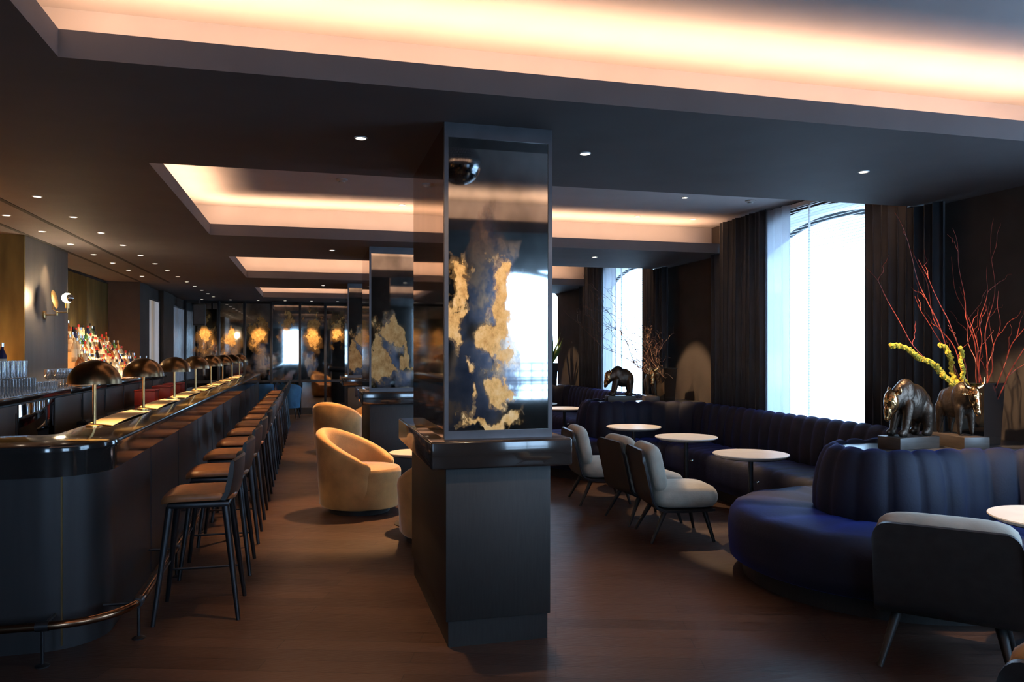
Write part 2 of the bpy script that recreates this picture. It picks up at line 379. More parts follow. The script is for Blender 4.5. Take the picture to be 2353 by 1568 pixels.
# window wall
WY = [2.03, 7.15, 12.27, 17.39]
HW = 1.5
def archz(t, hw, spring, apex):
    s = apex - spring; R = (hw*hw + s*s)/(2*s)
    return apex - R + sqrt(max(0, R*R - t*t))
w = MB()
edges = [-3.2]
for y in WY: edges += [y-HW, y+HW]
edges.append(20.4)
for i in range(0, len(edges), 2): w.box(XW, edges[i], 0, 5.6, edges[i+1], ZU)
for y in WY:
    w.box(XW, y-HW, 0, 5.6, y+HW, .5)
    n = 24; lo = []; 
    for k in range(n+1):
        t = -HW + 2*HW*k/n; lo.append((y+t, archz(t, HW, 2.78, 3.14)))
    rows = [[(XW,p[0],ZU) for p in lo], [(XW,p[0],p[1]) for p in lo]]
    w.cur = 0; w.grid(rows)
    w.cur = 1; w.grid([[(XW,p[0],p[1]) for p in lo], [(5.6,p[0],p[1]) for p in lo]])
    w.box(XW+.01, y-HW, .5, 5.58, y+HW, .51)
    w.cur = 0
    w.grid([[(5.6,p[0],p[1]) for p in lo], [(5.6,p[0],ZU) for p in lo]])
tag(w.build('wall_right', [M['wall'], M['reveal']]), kind='structure')
for i, y in enumerate(WY):
    f = MB(); hw = 1.42; X0 = 5.46
    pts = [(X0, y-hw, .52)] + [(X0, y-hw+2*hw*k/30, archz(-hw+2*hw*k/30, hw, 2.70, 3.06)) for k in range(31)] + [(X0, y+hw, .52)]
    f.tube(pts, .03, 6)
    f.box(X0-.02, y-hw, .5, X0+.02, y+hw, .56)
    fo = f.build('window_%d' % (i+1), M['winframe']); tag(fo, kind='structure')
    g = MB(); lo = [(y-HW+2*HW*k/24, archz(-HW+2*HW*k/24, HW, 2.78, 3.14)) for k in range(25)]
    g.grid([[(X0+.03,p[0],.5) for p in lo], [(X0+.03,p[0],p[1]) for p in lo]])
    go = g.build('pane', M['pane'], fo)
# window behind the camera
f = MB(); 
for x in (2.87,3.9,4.98): f.box(x-.025,-3.16,.83,x+.025,-3.1,3.0)
for z in (.85,1.15,2.98): f.box(2.85,-3.16,z-.02,5.0,-3.1,z+.02)
pts = [(2.85+2.15*k/24,-3.12, archz(2.15*k/24,2.16,2.0,2.85)) for k in range(25)]
f.tube(pts, .04, 6)
for z in (1.0,1.1,1.2,1.3,1.42): f.box(2.87,-3.14,z-.012,4.98,-3.12,z+.012)
for k in range(12): f.box(2.95+.18*k,-3.14,.85,2.965+.18*k,-3.12,1.42)
fo = f.build('window_5', M['winframe']); tag(fo, kind='structure')
MB().box(2.85,-3.18,.83,5.0,-3.17,3.0).build('pane', M['pane'], fo)

f = MB()
for x in (-1.38,-.47): f.box(x-.025,-3.16,.9,x+.025,-3.1,2.8)
for z in (.92,1.9,2.78): f.box(-1.4,-3.16,z-.02,-.45,-3.1,z+.02)
fo = f.build('window_6', M['winframe']); tag(fo, kind='structure')
MB().box(-1.4,-3.18,.9,-.45,-3.17,2.8).build('pane', M['pane'], fo)
# blinds
def blind(name, label, y0, y1, x, z0, z1, along='y'):
    t = thing(name, label, 'blind', (0,0,0))
    s = MB(); z = z0 + .03
    while z < z1 - .04:
        if along == 'y': s.box(x-.012, y0, z, x+.012, y1, z+.0012)
        else: s.box(y0, x-.012, z, y1, x+.012, z+.0012)
        z += .03
    s.build('slats', M['slat'], t)
    for q in (.12, .5, .88):
        r = MB(); yy = y0 + (y1-y0)*q
        if along == 'y': r.box(x-.014, yy-.0015, z0, x+.014, yy+.0015, z1)
        else: r.box(yy-.0015, x-.014, z0, yy+.0015, x+.014, z1)
        r.build('ladder_cord', M['slat'], t)
    h = MB(); h2 = MB()
    if along == 'y': h.box(x-.02, y0, z1-.04, x+.02, y1, z1); h2.box(x-.014, y0, z0, x+.014, y1, z0+.02)
    else: h.box(y0, x-.02, z1-.04, y1, x+.02, z1); h2.box(y0, x-.014, z0, y1, x+.014, z0+.02)
    h.build('head_rail', M['slat'], t); h2.build('bottom_rail', M['slat'], t)
    return t
blind('venetian_blind', 'white slatted blind in the near arched window behind the blue banquette', 5.72, 8.58, 5.165, .52, 3.22)
blind('venetian_blind', 'white slatted blind in the far arched window behind the twigs', 10.84, 13.7, 5.165, .52, 3.22)
blind('venetian_blind', 'white slatted blind reflected in the near pillar mirror', 2.88, 4.97, -2.95, .85, 3.0, 'x')

# curtains: pleated sweeps
def drape(name, label, cat, y0, y1, x, z0, z1, m, pitch=.10, amp=.03, group=None):
    n = int((y1-y0)/pitch*10); rows = []
    for zz in (z0, z0+(z1-z0)*.5, z1):
        r = []
        for k in range(n+1):
            y = y0+(y1-y0)*k/n; ph = 2*pi*(y-y0)/pitch
            a = amp*(1+.35*sin(ph*.37+1))
            zt = zz if zz < z1 or not any(b2-.04 < y < a2+.04 for (_, b2), (a2, _) in zip(COF[:-1], COF[1:])) else 2.84
            r.append((x + a*sin(ph) , y + .012*sin(2*ph), zt))
        rows.append(r)
    b = MB().grid(rows)
    o = b.build(name, m, ang=80)
    sol = o.modifiers.new('thickness', 'SOLIDIFY'); sol.thickness = .006; sol.offset = 0
    return tag(o, label, cat, group)
G = 'floor length dark curtains by the windows'
drape('curtain', 'dark charcoal curtain hanging right of the near window', 'curtain', 5.22, 6.13, 5.035, .1, 3.22, M['curtain'], group=G)
drape('curtain', 'dark charcoal curtain hanging left of the near window', 'curtain', 7.77, 9.0, 5.035, .1, 3.22, M['curtain'], group=G)
drape('curtain', 'dark curtain right of the far window, behind the twigs', 'curtain', 10.3, 11.14, 5.035, .1, 3.22, M['curtain'], group=G)
drape('curtain', 'dark curtain left of the far window, beside the distant glowing ceiling', 'curtain', 12.88, 13.95, 5.035, .1, 3.22, M['curtain'], group=G)
drape('sheer_curtain', 'white sheer voile gathered at the left of the near window', 'curtain', 7.42, 7.88, 5.115, .1, 3.22, M['sheer'], pitch=.15, amp=.02, group='white sheers')
drape('sheer_curtain', 'white sheer voile gathered at the left of the far window', 'curtain', 12.42, 13.02, 5.115, .1, 3.22, M['sheer'], pitch=.15, amp=.02, group='white sheers')
# street outside
b = thing('street_building', 'pale stone building across the street seen through the blinds', 'building', (17,8,-1))
fb = MB().box(0,-22,-3,6,22,12).build('facade', M['stonefacade'], b)
for k in range(8):
    for r in range(3):
        y = -17+5*k; z = -1+3.6*r
        wn = MB(); wn.bevbox(-.12,y-.8,z,.02,y+.8,z+2.2,.03)
        wn.build('window', M['facadeglass'], b)
tag(MB().box(5.6,-40,-1.6,40,40,-1.5).build('ground', M['pavement']), kind='structure')

# ------------------------------------------------------------------ pillars
def make_pillar(label, loc, mm):
    t = thing('pillar', label, 'pillar', loc)
    MB().bevbox(0,0,.14,.59,1.42,.97,.004).build('base', M['blackwood'], t)
    MB().box(.015,.01,0,.575,1.41,.14).build('toe_kick', M['blackwood'], t)
    MB().bevbox(-.09,-.06,.97,.70,1.47,1.12,.012,seg=3).build('ledge', M['black'], t)
    MB().box(.012,.06,1.12,.60,1.36,2.85).build('core', M['blackwood'], t)
    fr = MB()
    y0, y1 = .045, .075
    fr.box(.0,y0,1.12,.022,y1,ZC); fr.box(.592,y0,1.12,.615,y1,ZC); fr.box(.022,y0,1.12,.592,y1,1.165); fr.box(.022,y0,2.77,.592,y1,ZC)
    fr.build('frame', M['frame'], t)
    MB().box(.022,.052,1.165,.592,.058,2.77).build('antique_mirror', mm, t)
    MB().box(.004,.08,1.12,.011,1.36,2.845).build('bronze_mirror', M['bronzemirror'], t)
    MB().box(.604,.08,1.12,.611,1.36,2.845).build('bronze_mirror', M['bronzemirror'], t)
    return t
make_pillar('near square pillar with antique mirror front, black ledge and dark base', (.71,4.1,0), M['ant1'])
make_pillar('middle square mirrored pillar directly behind the near one', (.69,9.25,0), M['ant2'])
make_pillar('farthest square mirrored pillar, left of the middle pillar', (.68,14.4,0), M['ant2'])

# far wall panelling
fw = thing('mirror_screen', 'antique mirror panelled wall closing the far end of the bar', 'mirror wall', (0,20.2,0))
px = [-2.93,-2.16,-1.56,-.92,-.23,.39,.93,1.6,2.3,3.0,3.7,4.4,5.1]
for x in px: MB().bevbox(x-.03,-.06,0,x+.03,.08,ZC-.01,.004).build('post', M['iron'], fw)
for a, bb in zip(px[:-1], px[1:]):
    o = MB().box(a+.03,.0,.88,bb-.03,.04,ZC-.06).build('mirror_panel', M['ant3'], fw)
    MB().box(a+.03,.0,.18,bb-.03,.04,.82).build('lower_panel', M['ant3'], fw)
MB().box(-2.9,-.03,.82,5.1,.05,.88).build('rail', M['iron'], fw)
MB().box(-2.9,-.02,0,5.1,.06,.18).build('plinth', M['blackwood'], fw)
# left wall glass panels at the far end, their brightness put in as emission
for lab, y0, y1, x in (('tall narrow glass panel with painted glow on the left wall past the bottle display', 15.98, 17.12, -2.995), ('wide glass panel with painted bluish glow in the far left corner', 18.4, 20.1, -2.955)):
    t = thing('glowing_panel', lab, 'glass panel', (x, y0, 0)); d = y1-y0
    MB().box(0,.03,.9,.012,d-.03,2.6).build('glass', M['glowglass'] if y0 < 17 else M['dimglowglass'], t)
    f = MB(); f.box(0,0,.87,.03,.03,2.63); f.box(0,d-.03,.87,.03,d,2.63); f.box(0,.03,2.6,.03,d-.03,2.63); f.box(0,.03,.87,.03,d-.03,.9)
    f.build('frame', M['iron'], t)
t = thing('hanging_speaker', 'black box speaker hung in the far left corner under the ceiling', 'speaker', (-2.45,19.0,2.2))
MB().bevbox(-.13,-.12,0,.13,.12,.5,.01).build('cabinet', M['blackwood'], t)
MB().box(-.11,-.128,.03,.11,-.119,.47).build('grille', M['iron'], t)
MB().box(-.02,-.02,.5,.02,.02,.65).build('bracket', M['iron'], t)

# ------------------------------------------------------------------ bar
def rounded_path(x, y, R, y_end, x_end, n=14, step=.6):
    """from the left along y, round the corner, then away along x"""
    p = []
    k = int(abs(x-R-x_end)/step)+1
    for i in range(k): p.append((x_end+(x-R-x_end)*i/k, y))
    for i in range(n+1):
        a = -pi/2 + (pi/2)*i/n; p.append((x-R+R*cos(a), y+R+R*sin(a)))
    k = int((y_end-y-R)/step)+1
    for i in range(1, k+1): p.append((x, y+R+(y_end-y-R)*i/k))
    return p
def offs(path, d):
    """offset a 2-D path to its left by d"""
    out = []
    for i, p in enumerate(path):
        a = Vector(path[max(i-1,0)]); b = Vector(path[min(i+1,len(path)-1)]); t = (b-a).normalized()
        out.append((p[0]-t.y*d, p[1]+t.x*d))
    return out
bar = thing('bar_counter', 'long dark bar counter with glossy black top and rounded near corner', 'bar counter', (0,0,0))
YE = 18.3
# counter top slab
outer = rounded_path(-1.065, 4.56, .45, YE, -4.2)
inner = [(-4.2,5.16)]
inner = []
for (x, y) in outer:
    pass
inn = rounded_path(-1.465, 5.16, .06, YE, -4.2, n=14)
def slab(outer, inn, z0, z1, bev=.012):
    m = MB(); n = min(len(outer), len(inn))
    rows = []
    prof = [(0,z0),(0,z1-bev),(bev*.3,z1-bev*.3),(bev,z1)]
    o2 = offs(outer, bev*.3); o3 = offs(outer, bev)
    L = [ [(p[0],p[1],z0) for p in inn], [(p[0],p[1],z0) for p in outer], [(p[0],p[1],z1-bev) for p in outer], [(p[0],p[1],z1-bev*.3) for p in o2], [(p[0],p[1],z1) for p in o3], [(p[0],p[1],z1) for p in inn]]
    m.grid(L, closed_u=True)
    return m
def resample(path, n):
    d = [0]
    for a, b in zip(path[:-1], path[1:]): d.append(d[-1]+math.dist(a,b))
    out = []; j = 0
    for i in range(n):
        s = d[-1]*i/(n-1)
        while j < len(d)-2 and d[j+1] < s: j += 1
        f = (s-d[j])/max(1e-9, d[j+1]-d[j]); out.append((path[j][0]+(path[j+1][0]-path[j][0])*f, path[j][1]+(path[j+1][1]-path[j][1])*f))
    return out
# same number of samples on each piece so that corners pair up
def piece_path(x, y, R, y_end, x_end, n1=5, n2=14, n3=24):
    p = [(x_end+(x-R-x_end)*i/n1, y) for i in range(n1)]
    p += [(x-R+R*cos(-pi/2+pi/2*i/n2), y+R+R*sin(-pi/2+pi/2*i/n2)) for i in range(n2+1)]
    p += [(x, y+R+(y_end-y-R)*i/n3) for i in range(1, n3+1)]
    return p
outer = piece_path(-1.065, 4.555, .33, YE, -3.45); inn = piece_path(-1.47, 5.16, .08, YE, -3.45)
m = slab(outer, inn, 1.06, 1.10); m.build('counter_top', M['black'], bar)
ap = piece_path(-1.075, 4.565, .32, YE, -3.45); ap2 = piece_path(-1.11, 4.60, .285, YE, -3.45)
m = MB(); m.grid([[(p[0],p[1],.93) for p in ap2], [(p[0],p[1],.93) for p in ap], [(p[0],p[1],1.06) for p in ap], [(p[0],p[1],1.06) for p in ap2]], closed_u=True)
m.build('apron', M['black'], bar)
bo = piece_path(-1.10, 4.59, .295, YE, -3.45); bi = piece_path(-1.38, 5.1, .08, YE, -3.45)
m = MB(); m.grid([[(p[0],p[1],0) for p in bi], [(p[0],p[1],0) for p in bo], [(p[0],p[1],.94) for p in bo], [(p[0],p[1],.94) for p in bi]], closed_u=True)
m.build('front_panel', M['barfront'], bar)
for (x, y) in ((-1.63,4.589),(-1.285,4.613)):
    MB().box(x-.004,y-.006,.02,x+.004,y+.004,.93).build('seam_strip', M['brass'] if x > -1.5 else M['iron'], bar)
k = 6.0
while k < YE:
    MB().box(-1.104,k-.004,.02,-1.096,k+.004,.93).build('seam_strip', M['iron'], bar); k += 1.2
rail = thing('foot_rail', 'bronze foot rail running round the base of the bar', 'rail', (0,0,0))
rp = piece_path(-.915, 4.385, .36, YE, -3.45, n2=18)
MB().tube([(p[0],p[1],.205) for p in rp], .022, 10).build('rail_tube', mat('rail_bronze', (.30,.17,.10), .22, metal=1), rail)
posts = [(-3.3,4.385,0,1),(-2.3,4.385,0,1),(-1.31,4.386,0,1),(-.92,4.683,-1,0)] + [(-.915,5.9+1.4*i,-1,0) for i in range(9)]
for (x, y, dx, dy) in posts:
    m = MB(); m.tube([(x,y,0.0),(x,y,.2)], .009, 8); m.lathe([(.035,0),(.035,.006),(.012,.014)], 14, (x,y,0)); m.tube([(x,y,.2),(x+dx*(.18 if not dx*dy else .12),y+dy*(.194 if not dx*dy else .12),.2)], .009, 8)
    m.lathe([(.027,-.03),(.027,.03)], 12, (0,0,0), Matrix.Translation((x,y,.205)) @ Matrix.Rotation(pi/2, 4, 'X' if dx else 'Y'))
    m.build('bracket', M['iron'], rail)

# stools
def make_stool(label, loc):
    t = thing('bar_stool', label, 'bar stool', loc, 0, 'bar stools along the counter')
    # seat: +x is the back side, -x faces the bar
    rows = []
    n = 28
    def sq(a, hx, hy, e=5):
        c_, s_ = cos(a), sin(a)
        r = 1/((abs(c_)/hx)**e + (abs(s_)/hy)**e)**(1/e); return r*c_, r*s_
    for (sc_, z) in ((.0,.708),(.9,.708),(.98,.714),(1.0,.726),(.985,.742),(.94,.754),(.6,.760),(.0,.760)):
        r = []
        for i in range(n):
            a = 2*pi*i/n; x, y = sq(a, .215*sc_+1e-5, .215*sc_+1e-5)
            zz = z - (.03*max(0,(-x-.13)/.085)**1.5)
            r.append((x, y, zz))
        rows.append(r)
    MB().grid(rows, closed_v=True).build('seat', M['leather'], t)
    MB().bevbox(-.17,-.18,.665,.18,.18,.70,.012).build('seat_frame', M['iron'], t)
    rows = []
    for (off, k) in ((0,0),(.028,1)):
        pass
    prof = []
    m = MB(); R = []
    for j in range(15):
        u = -1 + 2*j/14; y = .21*u
        col = []
        zt = .965 - .018*abs(u)**3
        pts = [(.175,.715),(.20,.76),(.218,.85),(.232,zt-.012)]
        bx = -.045*u*u
        for (x, z) in pts: col.append((x+bx, y, z))
        col.append((.244+bx, y, zt+.004)); col.append((.256+bx, y, zt-.008))
        for (x, z) in reversed(pts[:-1]): col.append((x+bx+.03, y, z-.004))
        R.append(col)
    m.grid(R, closed_v=True)
    m.add(R[0], [tuple(range(len(R[0])))]); m.add(R[-1], [tuple(range(len(R[-1])))])
    m.build('backrest', M['dkleather'], t)
    for (sx, sy) in ((-1,-1),(-1,1),(1,-1),(1,1)):
        m = MB(); m.tube([(sx*.155,sy*.155,.675),(sx*.235,sy*.235,0)], [.023,.013], 10); m.build('leg', M['iron'], t)
    z = .21; q = .155+(.675-z)/.675*.08
    MB().tube([(-q,q,z),(q,q,z)], .008, 8).build('stretcher', M['iron'], t)
    MB().tube([(-q,-q,z+.06),(-q,q,z+.06)], .008, 8).build('stretcher', M['iron'], t)
    return t
st = None
for k in range(14):
    lab = 'brown leather bar stool with dark splayed legs, %s from the camera' % ORD[k+1]
    loc = (-.645, 5.09+.935*k, 0)
    if st is None: st = make_stool(lab, loc)
    else: dup(st, loc, label=lab)

# dome lamps + menus
def make_lamp(label, loc):
    t = thing('dome_lamp', label, 'lamp', loc, 0, 'bronze dome lamps on the bar')
    MB().lathe([(.052,0),(.052,.008),(.045,.013),(.012,.016)], 24).build('base', M['brass'], t)
    MB().tube([(0,0,.012),(0,0,.295)], .011, 12).build('stem', M['brass'], t)
    R = .164; pr = [(R*cos(a), R*sin(a)*.96) for a in [pi/2*i/14 for i in range(15)]]
    pr[-1] = (.0, R*.96)
    m = MB(); m.lathe(pr, 36, (0,0,.285), cap=False); sh = m.build('shade', M['dome'], t)
    pi_ = [((R-.006)*cos(a), (R-.006)*sin(a)*.95) for a in [pi/2*i/14 for i in range(15)]]; pi_[-1] = (0, (R-.006)*.95)
    MB().lathe([(R, 0)] + pi_, 36, (0,0,.285), cap=False).build('lining', M['domein'], sh)
    MB().lathe([(.0,0),(.03,0),(.03,.01),(0,.01)], 16, (0,0,.415)).build('led_disc', emission('lamp_disc', (1,.72,.38), 2), t)
    return t
LY = [5.67+1.57*k for k in range(8)]
lp = None
for k, y in enumerate(LY):
    lab = 'bronze dome table lamp on the bar, %s from the camera' % ORD[k+1]
    loc = (-1.385, y, 1.10)
    if lp is None: lp = make_lamp(lab, loc)
    else: dup(lp, loc, label=lab)
mn = None
for k, y in enumerate(LY[:7]):
    lab = 'tan menu board lying on the bar under dome lamps, %s from the camera' % ORD[k+1]
    m0 = y + .185
    if mn is None:
        t = thing('menu_board', lab, 'menu', (-1.36, m0, 1.10), 0, 'menu boards along the bar')
        m = MB(); rows = []
        for j in range(9):
            u = j/8; rows.append([(-.105,u*1.28,.006+.01*sin(pi*u)),(.085,u*1.28-.22,.004+.012*sin(pi*u)),])
        top = rows; bot = [[(p[0],p[1],p[2]-.004) for p in r] for r in rows]
        m.grid([[*r, *reversed(b2)] for r, b2 in zip(top, bot)], closed_v=True)
        m.build('sheet', M['menu'], t); mn = t
        MB().tube([(-.105,0,.006),(.085,-.22,.006)], .004, 6).build('edge_bar', M['brass'], t)
    else: dup(mn, (-1.36, m0, 1.10), label=lab)

# back bar
bb = thing('back_bar', 'dark back bar cabinet and shelf along the left wall', 'cabinet', (0,0,0))
MB().box(-3.0,5.75,0,-2.55,9.3,1.14).build('carcass', M['blackwood'], bb)
MB().box(-2.93,9.3,0,-2.55,15.08,1.14).build('carcass', M['blackwood'], bb)
MB().bevbox(-3.45,5.72,1.14,-2.5,9.3,1.2,.005).build('shelf', M['black'], bb)
MB().bevbox(-2.94,9.302,1.14,-2.5,10.84,1.2,.005).build('shelf', M['black'], bb)
MB().bevbox(-3.45,10.85,1.14,-2.5,15.08,1.2,.005).build('shelf', M['black'], bb)
for i in range(9):
    y0 = 5.8+i*1.02
    d = MB().bevbox(-2.552,y0,.12,-2.53,y0+.98,1.12,.004).build('door', M['blackwood'] if i not in (2,) else M['mirror'], bb)
    MB().tube([(-2.515,y0+.9,.85),(-2.515,y0+.9,1.05)], .006, 6).build('handle', M['iron'], d)

# glasses
def make_highball(z0, lab, grp):
    t = MB(); t.lathe([(0,.004),(.026,.004),(.03,.15),(.0315,.15),(.029,.0),(0,.0)], 12)
    return t.build('highball_glass', M['clear'])
gh = None
for layer in (0, 1):
    for row in range(3):
        for k in range(13):
            y = 7.42+.072*k; x = -2.56-.072*row
            if layer and row == 0: continue
            lab = 'clear tall highball glass in the %s tier of the glass stack' % ('lower' if not layer else 'upper')
            g = 'highball glasses, %s tier' % ('lower' if not layer else 'upper')
            if gh is None: gh = make_highball(0, lab, g); o = gh
            else: o = gh.copy(); COL.objects.link(o)
            o.location = (x, y, 1.2 if not layer else 1.362); tag(o, lab, 'glass', g)
tr = MB().bevbox(-2.78,7.36,1.351,-2.595,8.33,1.3605,.002).build('glass_tray', M['clear']); tag(tr, 'clear tray between the two tiers of highball glasses', 'tray')
gt = None
for row in range(2):
    for k in range(8):
        if gt is None:
            gt = MB().lathe([(0,.004),(.03,.004),(.034,.09),(.0355,.09),(.033,0),(0,0)], 12).build('tumbler', M['clear']); o = gt
        else: o = gt.copy(); COL.objects.link(o)
        o.location = (-2.57-.08*row, 8.42+.078*k, 1.2); tag(o, 'short clear tumbler between the highball stack and the wine glasses', 'glass', 'tumblers on the back bar')
gw = None
for row in range(2):
    for k in range(6):
        if gw is None:
            t = thing('wine_glass', 'stemmed wine glass on the back bar below the sconce', 'glass', (0,0,0), 0, 'wine glasses on the back bar')
            MB().lathe([(.034,0),(.034,.003),(.004,.008),(.004,.1)], 12).build('stem', M['clear'], t)
            MB().lathe([(.004,.1),(.03,.115),(.04,.15),(.036,.21),(.0345,.21),(.038,.15),(.028,.118),(.0,.106)], 14, cap=False).build('bowl', M['clear'], t)
            gw = t; o = t
        else: o = dup(gw)
        o.location = (-2.58-.09*row, 9.12+.1*k, 1.2)

# bottles on stepped tiers
def bottle_mat(name, col, rough=.12, d=.45): return glass(name, [min(1,.25+c*1.1) for c in col], .5, diff=d, dcol=col, rough=.06)
BM = {'amber': bottle_mat('amber_spirit', (.45,.17,.035)), 'clear': bottle_mat('clear_spirit', (.70,.70,.66), d=.25), 'green': bottle_mat('green_bottle', (.05,.22,.05)),
      'red': bottle_mat('red_liqueur', (.30,.03,.02)), 'dark': bottle_mat('dark_bottle', (.03,.025,.03), d=.9), 'cream': bottle_mat('cream_bottle', (.78,.62,.42), d=.8), 'orange': bottle_mat('orange_liqueur', (.60,.24,.06)), 'blue': bottle_mat('blue_bottle', (.025,.035,.12), d=.9)}
LB = mat('paper_label', (.78,.72,.58), .6); CAPM = {'black': mat('black_cap', (.02,.02,.02), .4), 'red': mat('red_cap', (.5,.03,.02), .4), 'gold': M['brass'], 'silver': M['chrome']}
SH = [[(.036,0),(.038,.01),(.038,.17),(.034,.19),(.014,.22),(.0135,.27)],
      [(.045,0),(.047,.01),(.047,.13),(.038,.16),(.014,.185),(.0135,.23)],
      [(.032,0),(.034,.01),(.036,.20),(.022,.24),(.013,.26),(.013,.31)],
      [(.050,0),(.052,.012),(.044,.12),(.022,.16),(.014,.18),(.014,.22)]]
protos = {}
def bottle(kind, shape, cap, loc, lab, grp):
    key = (kind, shape, cap)
    if key not in protos:
        t = thing('bottle', lab, 'bottle', loc, 0, grp)
        pr = SH[shape]; MB().lathe(pr, 14).build('body', BM[kind], t)
        r, z = pr[2]; MB().lathe([(r+.0008, z*.3),(r+.0008, z*.85)], 14, cap=False).build('paper_label', LB, t)
        r, z = pr[-1]; MB().lathe([(r+.002, z-.025),(r+.002, z+.012),(0,z+.012)], 12).build('cap', CAPM[cap], t)
        protos[key] = t; return t
    t = dup(protos[key], loc, label=lab); t['category'] = 'bottle'; t['group'] = grp; return t
tiers = thing('bottle_display', 'stepped display holding tiers of spirit bottles on the back bar', 'shelf', (0,0,0))
kinds = ['amber','clear','cream','clear','amber','cream','clear','orange','dark','cream','amber','red','green','clear','blue']
GL = emission('tier_glow', (1,.62,.28), 2.2)
for tI in range(5):
    x1 = -2.74-.135*tI; z = 1.2+.13*tI; hl = 2.02-.30*tI; yc = 12.93
    if tI > 0:
        MB().box(x1-.13, yc-hl, 1.201, x1+.004, yc+hl, z).build('step', GL if False else mat('lit_step', (.75,.55,.32), .5), tiers)
    nB = int(2*hl/.125); 
    for k in range(nB):
        y = yc-hl+.07+(2*hl-.14)*k/(nB-1)
        kd = random.choice(kinds); shp = random.randrange(4); cp = random.choice(['black','red','gold','silver'])
        lab = '%s bottle with %s cap, %s from the left on the %s tier' % (kd, cp, ORD[k+1], ['lowest','second','middle','fourth','top'][tI])
        bottle(kd, shp, cp, (x1-.065, y, z+.0012), lab, 'spirit bottles on the stepped display')
tag(MB().bevbox(-3.2,7.3,1.2,-2.79,8.75,1.36,.004).build('bottle_riser', M['blackwood']), 'dark riser behind the highball glasses at the left edge', 'riser')
for x, y, kd, cp in ((-2.86,8.42,'blue','silver'),(-2.90,8.33,'red','red')):
    bottle(kd, 2, cp, (x, y, 1.36), '%s bottle standing behind the highball glasses at the left edge' % kd, 'bottles at the left edge')
# red boxes on the work shelf
ws = MB().bevbox(-2.5,9.5,.78,-2.12,18.0,.82,.004).build('work_counter', M['black']); tag(ws, 'dark work counter behind the bar below the bottle display', 'counter')
tag(MB().box(-2.49,9.52,0,-2.16,17.98,.779).build('work_cabinet', M['blackwood']), 'dark cabinet under the work counter behind the bar', 'cabinet')
for k, (y, l) in enumerate(((12.1,.3),(13.4,.45),(14.35,.5))):
    t = thing('red_box', 'red leather box on the work counter behind the bar, %s from the camera' % ORD[k+1], 'box', (-2.3,y,.82), 0, 'red boxes behind the bar')
    MB().bevbox(-.14,0,0,.14,l,.2,.01).build('body', M['redleather'], t); MB().bevbox(-.145,-.005,.2,.145,l+.005,.225,.005).build('lid', M['redleather'], t)

# sconce
t = thing('wall_sconce', 'brass swing arm wall sconce with globe bulb on the grey pier', 'lamp', (-2.95,9.93,2.02))
MB().lathe([(.05,0),(.05,.015),(.035,.02),(0,.02)], 20, M=Matrix.Rotation(pi/2,4,'Y')).build('backplate', M['brass'], t)
MB().tube([(.01,0,.0),(.08,-.02,0),(.16,-.10,0),(.16,-.10,.0)], .007, 8).build('arm', M['brass'], t)
MB().tube([(.16,-.10,.025),(.30,-.22,.025),(.30,-.22,.09)], .007, 8).build('arm', M['brass'], t)
MB().tube([(.16,-.10,-.01),(.16,-.10,.04)], .012, 10).build('joint', M['brass'], t)
MB().tube([(.16,-.10,.03),(.135,-.16,.06),(.15,-.17,.20)], .005, 8).build('disc_arm', M['brass'], t)
MB().lathe([(0,-.004),(.105,-.004),(.108,0),(.105,.004),(0,.004)], 32, M=Matrix.Translation((.16,-.18,.17)) @ Matrix.Rotation(radians(80),4,'Y')).build('reflector_disc', M['brass'], t)
MB().lathe([(.022,0),(.022,.06)], 14, (.30,-.22,.07)).build('lamp_holder', M['brass'], t)
bl = MB().ball((.30,-.22,.185), .055, 20, 14).build('globe_bulb', M['bulb'], t)
MB().ball((.325,-.235,.185), .045, 18, 12).build('chrome_tip', M['chrome'], bl)

# ------------------------------------------------------------------ downlights
dl = None
def downlight(x, y, z, lab, grp):
    global dl
    if dl is None:
        t = thing('downlight', lab, 'downlight', (x,y,z), 0, grp)
        MB().lathe([(.028,0),(.038,0),(.038,-.004),(.030,-.006),(.028,0)], 20, cap=False).build('trim_ring', M['white'], t)
        MB().lathe([(0,-.001),(.028,-.001)], 20, cap=False).build('lens', M['lens'], t)
        dl = t; return t
    t = dup(dl, (x,y,z), label=lab, group=grp); return t
for k in range(13): downlight(-2.12, 6.97+.98*k if k < 12 else 18.73, ZC, 'recessed ceiling downlight over the bar aisle, %s from the camera' % ORD[k+1], 'downlights over the bar aisle')
for k in range(7): downlight(-2.685, 8.0+.985*k, ZC, 'recessed ceiling downlight near the bottle wall, %s from the camera' % ORD[k+1], 'downlights near the bottle wall')
for k, x in enumerate((-2.49,-1.84,-1.21,-.58,.05,.68)): downlight(x, 19.72, ZC, 'recessed downlight before the far mirror wall, %s from the left' % ORD[k+1], 'downlights before the far wall')
for (x, y, lab) in ((.29,4.58,'recessed downlight in the near beam left of the pillar'), (1.68,4.58,'recessed downlight in the near beam just right of the pillar'),
                    (3.72,4.55,'recessed downlight in the near beam before the large window'), (.27,9.75,'recessed downlight in the second beam left of the middle pillar'),
                    (3.65,9.58,'recessed downlight in the second beam above the far sculptures'), (.25,14.98,'recessed downlight in the third beam left of the far pillar')):
    downlight(x, y, ZC, lab, 'downlights in the beams')
for (x, y, lab) in ((1.01,8.7,'recessed downlight in the second coffer left of the near pillar'), (3.89,7.51,'recessed downlight in the second coffer nearest its middle'),
                    (3.88,8.72,'recessed downlight in the second coffer by its far lip'), (4.62,8.7,'recessed downlight in the second coffer beside the curtain')):
    downlight(x, y, ZU, lab, 'downlights in the second coffer')
